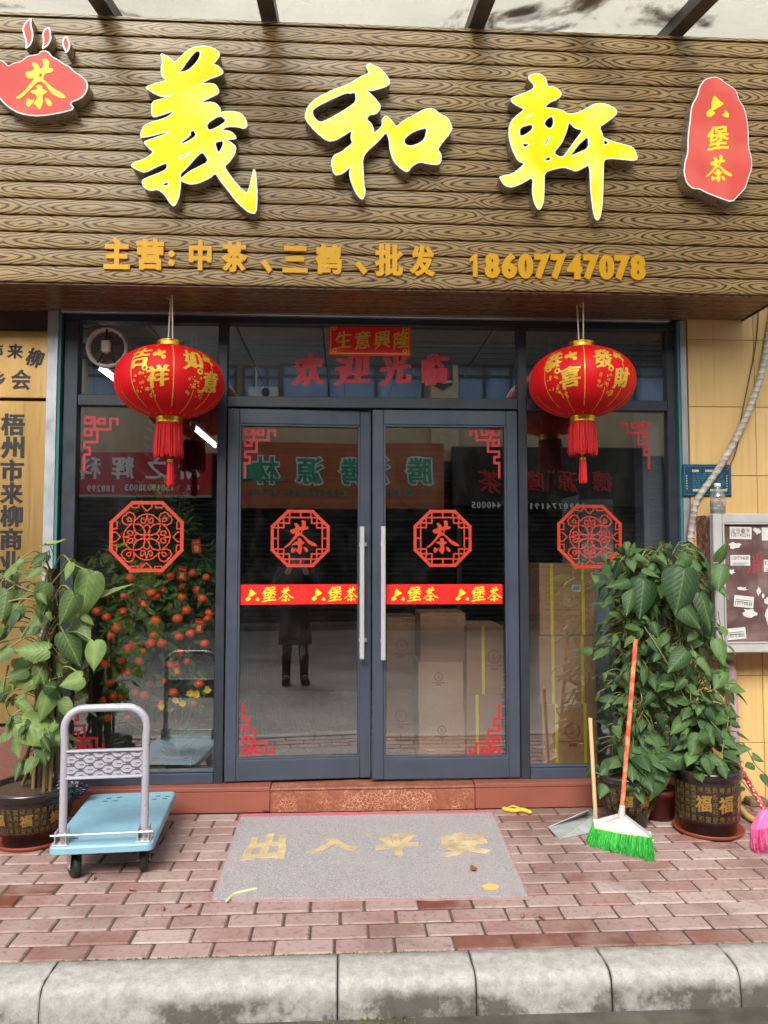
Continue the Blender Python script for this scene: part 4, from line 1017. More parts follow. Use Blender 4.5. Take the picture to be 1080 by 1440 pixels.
# bottle on the notice board
c = P(1009.5, 721, YN+.06); bt = thing('plastic_bottle', 'clear plastic bottle with dregs standing on the notice board', 'bottle')
t = NT('bottle_plastic'); t.t.nodes.remove(t.b); tr = t.n('BsdfTransparent', Color=(.86, .88, .88, 1)); gl = t.n('BsdfGlossy', Roughness=.08); df = t.n('BsdfDiffuse', Color=C(190, 190, 184))
m1 = t.n('MixShader'); t.set(m1.inputs[0], .22); t.set(m1.inputs[1], tr.outputs[0]); t.set(m1.inputs[2], gl.outputs[0]); m2 = t.n('MixShader'); t.set(m2.inputs[0], .16); t.set(m2.inputs[1], m1.outputs[0]); t.set(m2.inputs[2], df.outputs[0]); t.set(t.out.inputs[0], m2.outputs[0])
mb = MB(); k = .041
mb.lathe([(.001, .002), (k*.9, .0), (k, .006), (k, .03), (k*.95, .036), (k, .042), (k, .075), (k*.94, .082), (k, .088), (k*.98, .098), (k*.75, .122), (k*.42, .14), (k*.36, .146), (k*.36, .155)], (c.x, c.y, zt_), 24); mb.build('bottle_body', t.m, bt)
mb = MB(); mb.lathe([(k*.42, .152), (k*.44, .156), (k*.44, .170), (k*.38, .172), (.001, .172)], (c.x, c.y, zt_), 20); mb.build('bottle_cap', simple('white_cap', C(206, 208, 210), .4), bt)
mb = MB(); n = 10; vs = [(c.x+(k+.0008)*math.sin(th), c.y-(k+.0008)*math.cos(th), zt_+z) for z in (.03, .078) for th in [.35+i*.13 for i in range(n)]]; mb.add(vs, [(i, i+1, n+i+1, n+i) for i in range(n-1)], 0, True); mb.build('bottle_label', simple('pink_white_label', C(196, 150, 190), .5, 0, .5, 60), bt)
mb = MB(); mb.lathe([(.001, .003), (k*.93, .003), (k*.93, .068), (.001, .068)], (c.x, c.y, zt_), 20); mb.build('bottle_liquid', simple('murky_water', C(150, 146, 126), .3), bt)
rebase(bt, (c.x, c.y, zt_))

# ================================================================== entrance mat and litter
dm = thing('door_mat', 'long grey door mat with four ochre characters and a red back edge', 'mat')
p = [G(296, 1270), G(745, 1266), G(692, 1141), G(339, 1146)]; r2 = random.Random(8)
def edge(a, b, n, amp): return [np.array([a.x+(b.x-a.x)*i/n+r2.uniform(-amp, amp)*.6, a.y+(b.y-a.y)*i/n+r2.uniform(-amp, amp)]) for i in range(n)]
oc = np.array(edge(p[0], p[1], 30, .004)+edge(p[1], p[2], 16, .003)+edge(p[2], p[3], 14, .003)+edge(p[3], p[0], 16, .004))
mb = MB(); plate(mb, [ccw(oc)], groundxf(.001), .005); mb.build('mat_base', M['mat_red'], dm)
cen = oc.mean(0); ic = []
for q in oc:
    back = (q[1]+1.2)/1.08; ic.append([cen[0]+(q[0]-cen[0])*.986, min(q[1]+.012, -.205+r2.uniform(-.004, .004)) if q[1] > -.2 else q[1]*.99+(-.004 if q[1] > -1.1 else .004)])
mb = MB(); plate(mb, [ccw(np.array(ic))], groundxf(.006), .008); mb.build('mat_pile', M['mat'], dm)
for ch, a, b, t0, t1 in (('出',346,402,1178,1213),('入',434,502,1182,1203),('平',529,588,1177,1208),('安',617,686,1176,1208)):
    q0 = G((a+b)/2, t1); q1 = G((a+b)/2, t0); xa_, xb_ = G(a, (t0+t1)/2).x, G(b, (t0+t1)/2).x
    mb = MB(); cs = lay(ch, xa_, q0.y, xb_-xa_, q1.y-q0.y, 'brush', True); plate(mb, offset(cs, .009, .005), groundxf(.013), .004); mb.build('mat_character', M['mat_char'], dm)
rebase(dm, (cen[0], cen[1], 0))
c = G(666, 1220, .03); mb = MB(); mb.sphere((c.x, c.y, .026), .014, 10, 8, 0, (1.1, .8, .65)); mb.sphere((c.x-.008, c.y+.003, .034), .008, 8, 6, 0, (1, 1, .7))
tag(mb.build('dry_seed_pod', simple('dry_brown', C(128, 70, 44), .7, 0, .2, 60)), 'small brown dry seed pod lying on the grey mat', 'seed pod')
c = G(690, 1246, .02); cs = [np.array([(c.x+.036*math.cos(a), c.y+.028*math.sin(a)) for a in [2*math.pi*i/18 for i in range(18)]])]
mb = MB(); plate(mb, cs, groundxf(.015), .004); tag(mb.build('fallen_petal', simple('ochre_petal', C(214, 176, 108), .7)), 'oval yellow petal lying near the mat front corner', 'petal')
# torn yellow plastic strap by the step and scraps of leaf
mb = MB(); a = [G(706, 1140), G(722, 1143), G(735, 1142), G(747, 1146)]
mb.tube(spline([q+Vector((0, 0, .012)) for q in a], 5), [.004]+[.012]*14+[.006], 6); mb.tube(spline([q+Vector((0, 0, .02)) for q in (G(715, 1141), G(722, 1139), G(732, 1143))], 4), .006, 6)
tag(mb.build('plastic_strap', simple('yellow_plastic', C(222, 178, 60), .5)), 'crumpled yellow plastic strap lying by the step', 'strap')
mb = MB(); a = [G(318, 1273), G(330, 1262), G(345, 1258), G(362, 1254)]; mb.tube(spline([q+Vector((0, 0, .014)) for q in a], 5), [.002]+[.007]*14+[.001], 5)
tag(mb.build('grass_blade', simple('pale_green_blade', C(196, 204, 150), .6)), 'pale green blade of leaf across the mat corner', 'leaf')
mb = MB(); a = [G(346, 1142), G(360, 1141), G(378, 1144)]; mb.tube([q+Vector((0, 0, .012)) for q in a], .004, 5)
tag(mb.build('twig', simple('dark_twig', C(74, 56, 50), .8)), 'short dark twig lying at the back edge of the mat', 'twig')
for i, (px, py) in enumerate(((264, 1277), (186, 1254), (132, 1237), (229, 1280), (762, 1293), (735, 1290))):
    c = G(px, py); mb = MB(); a = r2.uniform(0, 6.28); l = .018
    mb.tube(spline([c+Vector((-l*math.cos(a), -l*math.sin(a), .006)), c+Vector((0, 0, .012)), c+Vector((l*math.cos(a), l*math.sin(a), .005))], 4), [.001, .004, .006, .007, .006, .006, .004, .003, .001], 5)
    tag(mb.build('dead_leaf', simple('curled_leaf_brown', C(150, 104, 84), .8, 0, .2, 40)), 'tiny curled brown leaf scrap lying on the brick pavement', 'leaf', 'leaf scraps on the pavement')

# ================================================================== platform trolley
tr_ = thing('platform_trolley', 'pale blue platform trolley with grey tubular push handle', 'trolley')
A, B = G(67, 1196, .155), G(215, 1189, .155); F1, F0 = G(238, 1114, .165), G(116, 1116, .165)
ax = Vector((B.x-A.x, B.y-A.y, 0)); Wt = ax.length; ax.normalize(); ay = Vector((-ax.y, ax.x, 0)); Lt = .735
MT = Matrix(((ax.x, ay.x, 0, A.x), (ax.y, ay.y, 0, A.y), (0, 0, 1, 0), (0, 0, 0, 1)))
LB = simple('pale_blue_plastic', C(128, 172, 190), .42, 0, .09, 13, .05, 120)
def tl(x, y, z): return MT @ Vector((x, y, z))
mb = MB(); n = 5; rc = .03; zd0, zd1 = .128, .168
def rrect(x0, y0, x1, y1, r, n=5):
    out = []
    for cx, cy, a0 in ((x1-r, y1-r, 0), (x0+r, y1-r, 90), (x0+r, y0+r, 180), (x1-r, y0+r, 270)):
        out += [(cx+r*math.cos(R(a0+90*i/n)), cy+r*math.sin(R(a0+90*i/n))) for i in range(n+1)]
    return out
rings = []
for ins, z in ((.012, zd0), (.0, zd0+.006), (.0, zd1-.010), (.003, zd1-.003), (.010, zd1)): rings.append([tl(x, y, z) for x, y in rrect(ins, ins, Wt-ins, Lt-ins, rc)])
m = len(rings[0])
for q in range(4): mb.add(rings[q]+rings[q+1], [(i, (i+1) % m, m+(i+1) % m, m+i) for i in range(m)], 0, True)
mb.add(rings[-1], [tuple(range(m))]); mb.add(rings[0], [tuple(range(m))[::-1]]); mb.build('deck', LB, tr_)
mb = MB()
for (x, y) in [(.10,.60),(.15,.60),(.11,.64),(.16,.655),(.34,.60),(.39,.605),(.35,.65),(.40,.64),(.09,.09),(.06,.13),(.40,.12)]:
    mb.box((x-.012, y-.005, zd1-.001), (x+.012, y+.005, zd1+.0012), 0, 0, MT)
mb.build('deck_slot', simple('dark_slot', C(60, 78, 84), .6), tr_)
gt = simple('grey_painted_tube', C(172, 170, 178), .32, .25, .06, 6)
hx0, hx1 = .045, Wt-.045; hy = .055; Ht = .168+P(140, 990, A.y+.05).z-P(140, 1178, A.y+.05).z
Ht = P(140, 996, A.y+.06).z
rr = .085; pts = [(hx0, hy, .15), (hx0, hy, .40), (hx0, hy, .60), (hx0-.003, hy, .64), (hx0-.003, hy, Ht-rr)]
pts += [(hx0-.003+rr-rr*math.cos(R(a)), hy, Ht-rr+rr*math.sin(R(a))) for a in (15, 30, 45, 60, 75, 90)]
mir = [(Wt-x, y, z) for x, y, z in pts[::-1]]
mb = MB(); mb.tube([tl(*q) for q in pts+mir], .0165, 14); mb.build('push_handle', gt, tr_)
# pressed panel between the posts: wavy ribs
t = NT('pressed_grey_panel'); t.p(Base__Color=C(158, 158, 166), Roughness=.45)
za, zb_ = P(140, 1093, A.y+.06).z, P(140, 1056, A.y+.06).z
mb = MB()
mb.box((hx0+.012, hy-.008, za), (hx1-.012, hy+.006, zb_), 0, 0, MT); mb.box((hx0+.01, hy-.018, zb_-.004), (hx1-.01, hy+.008, zb_+.006), 0, .003, MT); mb.box((hx0+.01, hy-.018, za-.006), (hx1-.01, hy+.008, za+.004), 0, .003, MT)
hp = mb.build('handle_panel', t.m, tr_)
mb = MB(); wp, hp_ = hx1-hx0-.028, zb_-za; cs = []; nc = 4
for k in range(1, 5):
    sg = 1 if k % 2 else -1; y = hp_*k/5; a_ = hp_*.055*sg; pts = []
    for c in range(nc):
        for f, o_ in ((.0, -1), (.36, -1), (.5, 1), (.86, 1)): pts.append((wp*(c+f)/nc, y+a_*o_))
    pts.append((wp, y-a_)); cs += stroke(pts, .0035)
for k in range(5):
    for c in range(nc*2): x_ = wp*(c+.22 if k % 2 else c+.3)/(nc*2); cs += stroke([(x_, hp_*(k+.5)/5), (x_+wp*.42/(nc*2), hp_*(k+.5)/5)], .003)
plate(mb, cs, lambda u, v, ww: tl(hx0+.014+u, hy-.0085-ww, za+v), .0016); mb.build('panel_groove', simple('dark_panel_groove', C(86, 86, 98), .6), hp)
for x in (hx0, hx1):
    mb = MB()
    for s_ in (-.024, .020): mb.box((x+s_, hy-.042, zd1-.002), (x+s_+.004, hy+.03, zd1+.055), 0, .0018, MT); 
    mb.box((x-.032, hy-.05, zd1), (x+.032, hy+.04, zd1+.004), 0, .0015, MT); mb.tube([tl(x-.03, hy-.01, zd1+.034), tl(x+.03, hy-.01, zd1+.034)], .006, 8)
    mb.tube([tl(x, hy-.035, zd1+.004), tl(x, hy-.035, zd1+.012)], .008, 8); mb.build('hinge_bracket', M['steel'], tr_)
mb = MB(); mb.tube([tl(.004, hy-.038, zd1+.040), tl(Wt-.004, hy-.038, zd1+.040)], .0045, 8); mb.build('fold_rod', M['steel'], tr_)
rub = simple('black_rubber', C(30, 30, 32), .6, 0, .15, 20)
for x, y, a in ((.085, .10, 35), (Wt-.06, .13, 12), (.075, Lt-.10, 5), (Wt-.075, Lt-.10, 0)):
    MW = MT @ Matrix.Translation((x, y, .05)) @ Matrix.Rotation(R(a), 4, 'Z') @ Matrix.Rotation(R(90), 4, 'Y')
    mb = MB(); mb.lathe([(.001, -.016), (.034, -.017), (.047, -.013), (.05, -.006), (.05, .006), (.047, .013), (.034, .017), (.001, .016)], (0, 0, 0), 24, 0, True, MW); wh = mb.build('caster_wheel', rub, tr_)
    mb = MB(); MB2 = MT @ Matrix.Translation((x, y, .05)) @ Matrix.Rotation(R(a), 4, 'Z')
    for s_ in (-1, 1): mb.add([MB2 @ Vector((s_*.022, yy, zz)) for yy, zz in ((-.028, .072), (.028, .072), (.012, -.010), (-.012, -.010))], [(0, 1, 2, 3)]); mb.add([MB2 @ Vector((s_*.0245, yy, zz)) for yy, zz in ((-.028, .072), (.028, .072), (.012, -.010), (-.012, -.010))], [(3, 2, 1, 0)])
    mb.box((-.026, -.03, .066), (.026, .03, .073), 0, .002, MB2); mb.tube([MB2 @ Vector((-.028, 0, 0)), MB2 @ Vector((.028, 0, 0))], .006, 8); mb.build('caster_fork', M['steel'], wh)
rebase(tr_, tl(Wt/2, Lt/2, 0))

# ================================================================== potted climbers
def leafm(name, lo, hi, back):
    t = NT(name); n = t.noise(30, 3); geo = t.n('NewGeometry')
    c = t.mix(t.attr('tint'), lo, hi); c = t.mix(1.0, c, t.ramp(n, [(.3, g1(.75)), (.7, g1(1))]), 'MULTIPLY'); c = t.mix(geo.outputs['Backfacing'], c, back)
    t.p(Base__Color=c, Roughness=.5, Specular__IOR__Level=.33)
    tl_ = t.n('BsdfTranslucent'); t.set(tl_.inputs['Color'], t.mix(.5, c, C(150, 180, 50))); mx = t.n('MixShader'); t.set(mx.inputs[0], .22); t.set(mx.inputs[1], t.b.outputs[0]); t.set(mx.inputs[2], tl_.outputs[0]); t.set(t.out.inputs[0], mx.outputs[0])
 
    at = t.t.nodes.new('ShaderNodeAttribute'); at.attribute_name = 'luv'; sp = t.n('SeparateXYZ'); t.set(sp.inputs[0], at.outputs['Vector'])
    av = t.math('ABSOLUTE', sp.outputs[1]); rib = t.ramp(av, [(.008, g1(1)), (.03, g1(0))])
    side = t.math('SINE', t.math('MULTIPLY', t.math('SUBTRACT', sp.outputs[0], t.math('MULTIPLY', av, .9)), 46.0)); sd = t.ramp(side, [(.80, g1(0)), (.98, g1(.55))])
    vein = t.math('MULTIPLY', t.math('MAXIMUM', rib, sd), sp.outputs[2])
    c2 = t.mix(t.math('MULTIPLY', vein, .45), c, back); t.p(Base__Color=c2); t.bump(t.math('ADD', t.math('MULTIPLY', side, -.35), t.noise(40, 3)), .35, .004)
    return t.m
M['leaf_dark'] = leafm('pothos_leaf', C(26, 54, 32), C(96, 130, 70), C(114, 144, 94))
M['leaf_light'] = leafm('pale_pothos_leaf', C(34, 62, 34), C(122, 148, 78), C(138, 158, 106))
M['leaf_orange'] = leafm('citrus_leaf', C(34, 70, 34), C(96, 140, 62), C(110, 140, 88))
M['vine'] = tinted('vine_stem', C(112, 84, 52), C(128, 140, 76), .6)
M['soil'] = simple('potting_soil', C(66, 48, 36), .95, 0, .3, 40, .8, 60)
M['moss_pole'] = simple('brown_coir_pole', C(58, 40, 30), .95, 0, .35, 60, 1.0, 130)
HW = [0.0, .20, .34, .45, .50, .50, .455, .385, .29, .17, .065, 0.0]; HY = [-.01, -.075, -.07, .02, .14, .28, .42, .55, .68, .81, .92, 1.0]
def leaf(mb, base, d, nrm, L, Wd, fold=.35, curl=.35, wav=0.0):
    d = d.normalized(); s_ = d.cross(nrm).normalized(); nn = s_.cross(d).normalized(); vs = []; nrow = len(HW)
    for i in range(nrow):
        u = HY[i]; hw = HW[i]*Wd/ .5
        uc = max(0, u); drop = -curl*uc*uc*L*.5
        for q in (-1, -.5, 0, .5, 1):
            y = u if abs(q) > .1 else max(0.0, u)
            z = hw*(abs(q)*fold*.55-(q*q)*(.25+.25*curl))+wav*.018*L*math.sin(u*9+q*4)
            vs.append(base+d*(y*L)+s_*(q*hw*.5*2*.5)+nn*(drop+z))
    fs = [(i*5+q, i*5+q+1, (i+1)*5+q+1, (i+1)*5+q) for i in range(nrow-1) for q in range(4)]
    t0_ = mb.ct
    mb.ct = t0_; b0_ = len(mb.v); mb.add(vs, fs, 0, True)
    for i in range(nrow):
        for k, q in enumerate((-1, -.5, 0, .5, 1)): mb.luv[b0_+i*5+k] = (HY[i], q*HW[i]*Wd/L*1.2, 1.0)
    for k, f in enumerate(fs): mb.tint[-len(fs)+k] = min(1, max(0, t0_+(.08 if k % 4 in (1, 2) else -.05)))
def pot_charm(): pass
M['pot'] = simple('dark_brown_glaze', C(36, 27, 25), .25, 0, .25, 14, .05, 40, .5, .3)
M['pot_gold'] = simple('worn_gold_print', C(118, 94, 54), .45, .4, .35, 60)
M['pot_gold_b'] = simple('bright_gold_print', C(158, 122, 62), .4, .4, .25, 60)
M['saucer'] = simple('terracotta_saucer', C(140, 62, 40), .5, 0, .2, 15)
def pot(par, c, r0, r1, h, zrow0, zrow1, rows, ang0, big, saucer=True, z0=.0):
    mb = MB(); zb_ = z0
    mb.lathe([(.001, zb_+.002), (r0*.86, zb_), (r0*.9, zb_+.012), (r0*.9, zb_+h*.16), (r0, zb_+h*.2), (r0+(r1-r0)*.5, zb_+h*.5), (r1*.97, zb_+h*.84), (r1*.97, zb_+h*.86), (r1*1.03, zb_+h*.87), (r1*1.05, zb_+h*.95), (r1*1.04, zb_+h), (r1*.97, zb_+h), (r1*.93, zb_+h*.93), (r1*.9, zb_+h*.86)], c, 48); b = mb.build('pot', M['pot'], par)
    rad = lambda z: (r0+(r1-r0)*.5*max(0, (z-h*.2)/(h*.3)) if z < h*.5 else r0+(r1-r0)*.5+(r1*.97-r0-(r1-r0)*.5)*(z-h*.5)/(h*.34))+.0012
    mb = MB(); seq = '福寿喜禄吉祥富贵春和'; k = 0; cell = (zrow1-zrow0)/rows; rm = rad((zrow0+zrow1)/2); na = int(2*math.pi*rm/(cell*.92))
    bm_ = MB()
    for i in range(rows):
        for a in range(na):
            th = 2*math.pi*a/na; k += 1
            if math.cos(th+ang0) < -.25: continue
            near = any(abs((th+ang0-bb+math.pi) % (2*math.pi)-math.pi)*rm < cell*1.0 for bb in big) and 0 < i < rows-1
            if near: continue
            z = zrow0+i*cell
            xf = lambda u, v, ww: (c[0]+(rad(z+v)+ww)*math.sin(th+ang0+u/rm), c[1]-(rad(z+v)+ww)*math.cos(th+ang0+u/rm), zb_+z+v)
            plate(mb, lay(seq[(k*7+i*3) % 10], -cell*.36, cell*.1, cell*.72, cell*.78, 'semi', True), xf, .001)
            plate(mb, stroke([(-cell*.45, cell*.02), (cell*.45, cell*.02)], .0012), xf, .0006)
    mb.build('gold_lettering', M['pot_gold'], b)
    for bb in big:
        mbb = MB(); zc = (zrow0+zrow1)/2; sz = (zrow1-zrow0)*.46
        xf = lambda u, v, ww: (c[0]+(rad(zc+v)+ww)*math.sin(bb+u/rm), c[1]-(rad(zc+v)+ww)*math.cos(bb+u/rm), zb_+zc+v)
        plate(mbb, offset(lay('福', -sz/2, -sz/2, sz*.95, sz, 'brush', True), .001), xf, .0015); mbb.build('large_gold_character', M['pot_gold_b'], b)
    mb = MB(); mb.lathe([(r1*.92, zb_+h*.90), (r1*.5, zb_+h*.93), (.001, zb_+h*.94)], c, 24); mb.build('soil', M['soil'], par)
    if saucer:
        mb = MB(); mb.lathe([(.001, .001), (r0*1.06, .0), (r0*1.16, .022), (r0*1.12, .024), (r0*1.02, .006), (.001, .005)], c, 40); mb.build('saucer', M['saucer'], par)
def climb(par, c, z0, poles, z1, nleaf, Ls, rr, mat, seed, front=.55, stems=5, lean=(0, 0), sag=0.6, fillr=1.0):
    q = random.Random(seed); fol = MB(); vin = MB()
    for (dx, dy) in poles:
        mb = MB(); mb.tube([(c[0]+dx*.6, c[1]+dy*.6, z0-.05), (c[0]+dx+lean[0]*.5, c[1]+dy+lean[1]*.5, (z0+z1)/2), (c[0]+dx+lean[0], c[1]+dy+lean[1], z1-.03)], .03, 12); mb.build('moss_pole', M['moss_pole'], par)
    for i in range(stems*len(poles)):
        dx, dy = poles[i % len(poles)]; ph = q.uniform(0, 6.28); tw = q.uniform(1.5, 4); top = z0+(z1-z0)*q.uniform(.7, 1); pts = []
        for k in range(18):
            f = k/17; z = z0-.03+(top-z0)*f; a = ph+tw*f; r = .035+.03*(1-f)**2+.012*math.sin(k*1.7+i)
            pts.append((c[0]+dx*(.6+.4*f)+lean[0]*f+r*math.cos(a), c[1]+dy*(.6+.4*f)+lean[1]*f+r*math.sin(a), z))
        vin.ct = q.random()*.6; vin.tube(pts, [.009*(1-.5*k/17)+.0015*(k % 2) for k in range(18)], 6)
    for i in range(nleaf//7):
        dx, dy = poles[0]; f0 = q.uniform(.1, .95); th = q.gauss(0, .9); pts = []
        for k in range(5):
            r = rr*q.uniform(.35, .85); th += q.uniform(-.5, .5); f0 += q.uniform(-.10, .05); pts.append((c[0]+dx+lean[0]*f0+r*math.sin(th), c[1]+dy+lean[1]*f0-r*math.cos(th), z0+.05+(z1-z0)*max(0, f0)))
        vin.ct = q.random(); vin.tube(spline([Vector(p_) for p_ in pts], 4), q.uniform(.0018, .004), 4, 0, False)
    for i in range(nleaf):
        dx, dy = poles[i % len(poles)]; f = q.random()**.85; zb_ = z0+.06+(z1-z0-.02)*f
        th = q.gauss(0, 1.15) if q.random() < front else q.uniform(-math.pi, math.pi)   # 0 = street side
        out = Vector((math.sin(th), -math.cos(th), 0)); px = c[0]+dx+lean[0]*f; py = c[1]+dy+lean[1]*f
        L = (Ls[0]+(Ls[1]-Ls[0])*q.random()**1.5)*(1.0 if f < .75 else 1.2); pr_ = rr*(1.15-.35*abs(f-.35))*q.uniform(.30, 1.0)*fillr
        b0 = Vector((px, py, zb_))+out*.035; b1 = Vector((px, py, zb_))+out*(.04+pr_)+Vector((q.uniform(-.04, .04), q.uniform(-.03, .03), q.uniform(-.02, .07)))
        mid = (b0+b1)/2+Vector((0, 0, .03)); vin.ct = .5+.5*q.random(); vin.tube(spline([b0, mid, b1], 3), .0026, 4, 0, False)
        tip = (out*q.uniform(.05, .75)+Vector((q.uniform(-.6, .6), q.uniform(-.3, .3), -q.uniform(.15, 1.1)*sag-.05))).normalized()
        nrm = (out*q.uniform(.5, 1.3)+Vector((q.uniform(-.5, .5), q.uniform(-.4, .2), q.uniform(.25, 1.0)))).normalized()
        fol.ct = min(1, max(0, q.gauss(.40, .30)))
        if q.random() < .3: tip = (tip+Vector((q.uniform(-1.2, 1.2), q.uniform(-.8, .5), q.uniform(-.2, 1.1)))).normalized()
        if q.random() < .25: nrm = (nrm+Vector((q.uniform(-1.2, 1.2), q.uniform(-.6, .6), q.uniform(-.4, .8)))).normalized()
        leaf(fol, b1, tip, nrm, L, L*q.uniform(.55, .82), q.uniform(.0, .7), q.uniform(.0, .9), q.uniform(0, 2.2))
    return fol, vin, q
def trailing(vin, fol, q, start, pts, L=(.05, .09), n=6, r=.003):
    sp_ = spline([start]+pts, 6); vin.ct = .7; vin.tube(sp_, r, 5)
    for i in range(n):
        b = sp_[int((i+1)/(n+1)*(len(sp_)-1))]; d = Vector((q.uniform(-1, 1), q.uniform(-1, .1), q.uniform(-1, .2))); l = q.uniform(*L)
        fol.ct = q.random(); leaf(fol, b+d.normalized()*.02, d, Vector((q.uniform(-.3, .3), -.8, .7)), l, l*.7, .3, .4)

# left: sparse tall plant with large pale leaves in a wide pot
pc = G(44, 1197); pc = Vector((P(46, 1150, pc.y+.14).x, pc.y+.14, 0))
pp = thing('potted_climber', 'tall sparse pothos with large pale leaves beside the trolley', 'potted plant', 'potted pothos plants')
pot(pp, pc, .150, .205, .275, .085, .215, 4, .3, [.22, .95, -.5])
fol, vin, q = climb(pp, pc, .30, [(.03, .02)], 1.36, 62, (.05, .13), .20, None, 21, .7, 3, (.02, .05), .9)
for i in range(9):
    a = q.uniform(0, 6.28); r = q.uniform(.02, .08); x, y = pc.x+.05+r*math.cos(a), pc.y+r*math.sin(a); tw = q.uniform(-.05, .05); top = q.uniform(.75, 1.1)
    vin.ct = q.random()*.35; vin.tube([(x, y, .24), (x+tw*.3, y+.01, .45), (x+tw*.8-.01, y+.02, .6), (pc.x+.05+tw, pc.y+.03, top)], [.010, .009, .008, .006], 7)
Y0 = pc.y-.06
for (px, py, tx, ty, Lx, wd, tint_) in ((126,806,112,862,0,.9,.55),(104,836,84,876,0,.8,.3),(68,914,22,912,0,.8,.75),(50,958,14,954,0,.8,.8),(116,952,86,962,0,1.1,.95),(70,970,52,1008,0,.9,.6),(76,1024,48,1058,0,.9,.6),(30,1016,86,1040,0,.85,.85),(26,850,4,880,0,.9,.4),(30,786,10,806,0,.5,.7),(132,902,128,936,0,1.0,.85),(58,800,38,812,0,.6,.5),(100,792,92,812,0,.7,.9),(10,830,2,870,0,.9,.3),(14,910,-10,930,0,1,.45),(60,900,50,925,0,1,.5),(24,985,44,1006,0,.6,.8),(30,1070,22,1094,0,.6,.2),(48,1066,42,1076,0,.8,.5),(36,930,20,965,0,.9,.35),(90,890,110,930,0,.8,.2),(60,865,40,890,0,.8,.4),(52,935,62,960,0,.8,.4),(8,962,-14,985,0,.9,.5),(110,870,124,900,0,.7,.4),(86,985,100,1010,0,.8,.6),(66,845,50,872,0,.8,.25),(20,795,2,812,0,.7,.6),(-6,880,-22,910,0,.9,.5),(12,1010,30,1035,0,.7,.5)):
    Yq = Y0+q.uniform(-.10, .05); b = P(px, py, Yq); e = P(tx, ty, Yq-q.uniform(.0, .06)); d = e-b; L = max(.09, d.length*1.15)
    fol.ct = tint_; leaf(fol, b, d, Vector((q.uniform(-.3, .3), -1, q.uniform(.2, .8))), L, L*.78*wd, q.uniform(.1, .5), q.uniform(.1, .7), 1.2)
    vin.ct = .8; vin.tube(spline([Vector((pc.x+.05, pc.y+.03, b.z-.06)), (Vector((pc.x+.05, pc.y+.03, b.z))+b)/2+Vector((0, 0, .04)), b], 4), .0042, 5)
b = P(127, 842, Y0+.05); fol.ct = .75; leaf(fol, b, P(178, 822, Y0+.05)-b, Vector((.0, -.4, 1)), .23, .075, .5, .1)
vin.tube(spline([P(92, 848, Y0+.1), P(104, 862, Y0+.05), b], 5), .004, 5)
for pts in ([(0, 808, 0), (30, 826, 0), (60, 836, 0), (72, 840, .03)], [(12, 846, 0), (36, 842, 0), (66, 850, .03)], [(66, 805, 0), (60, 836, 0), (48, 866, 0), (28, 900, 0)], [(12, 935, 0), (4, 975, 0), (14, 1012, 0), (34, 1040, .02)]):
    vin.ct = .5; vin.tube(spline([P(x, y, Y0-.02+dy) for x, y, dy in pts], 5), .0055, 6)
fol.build('foliage', M['leaf_light'], pp); vin.build('vine_stem', M['vine'], pp); rebase(pp, pc)
# black speckled bag stuffed behind the pot rim
t = NT('black_speckled_bag'); n = t.noise(1.0, 3, t.co((70, 70, 200))); t.p(Base__Color=t.ramp(n, [(.57, C(24, 24, 32)), (.64, C(170, 172, 186))], 'LINEAR'), Roughness=.45); t.bump(t.noise(30, 5), .8, .01)
mb = MB(); cb_ = P(98, 1108, pc.y+.02); n_, m_ = 28, 16; vs = []
for i in range(m_+1):
    for k in range(n_):
        th = 2*math.pi*k/n_; f = math.pi*i/m_; cr = 1+.16*math.sin(th*5+i*.9)+.1*math.sin(th*11+i*1.7)
        vs.append((cb_.x+.075*math.sin(f)*math.cos(th)*cr, cb_.y+.055*math.sin(f)*math.sin(th)*cr, cb_.z+.045*math.cos(f)*cr-.01*math.sin(th*3)))
mb.add(vs, [(i*n_+k, (i+1)*n_+k, (i+1)*n_+(k+1) % n_, i*n_+(k+1) % n_) for i in range(m_) for k in range(n_)], 0, True)
tag(mb.build('plastic_bag', t.m), 'crumpled black speckled plastic bag tucked in the left pot rim', 'bag')

# right: two dense dark climbers
pm_ = G(880, 1169); pm_ = Vector((P(882, 1130, pm_.y+.10).x, pm_.y+.10, 0))
pp = thing('potted_climber', 'dense dark pothos in bowl shaped pot next to the right side window', 'potted plant', 'potted pothos plants')
pot(pp, pm_, .110, .168, .275, .085, .225, 3, .1, [-.35, .30], False)
fol, vin, q = climb(pp, pm_, .27, [(.05, .04)], 1.36, 290, (.038, .092), .150, None, 33, .6, 6, (.06, .07), .9)
for k in range(36):
    th = q.gauss(0, .9); b = Vector((pm_.x+.17*math.sin(th)*q.uniform(.4, 1.2), pm_.y-.15*math.cos(th)*q.uniform(.5, 1.1), q.uniform(.24, .50))); fol.ct = q.uniform(.1, .7); L = q.uniform(.08, .14)
    leaf(fol, b, Vector((math.sin(th), -math.cos(th), -.9+q.uniform(-.3, .8))), Vector((math.sin(th)*.4+q.uniform(-.3, .3), -.7, .9)), L, L*.75, .3, .5, 1)
for (px, py, tx, ty, tint_, wd) in ((905,815,902,862,.08,.95),(885,818,862,822,.35,.6),(888,828,884,860,.3,.7),(925,775,938,790,.6,.6),(905,800,925,808,.55,.6),(942,1068,895,1075,.25,.8),(968,1060,935,1075,.3,.8),(928,1075,918,1120,.45,.9),(905,1090,880,1108,.2,.7)):
    Yq = pm_.y-.14; b = P(px, py, Yq); e = P(tx, ty, Yq-.05); L = (e-b).length*1.15; fol.ct = tint_; leaf(fol, b, e-b, Vector((q.uniform(-.2, .2), -1, .6)), L, L*.8*wd, .3, .4, .8)
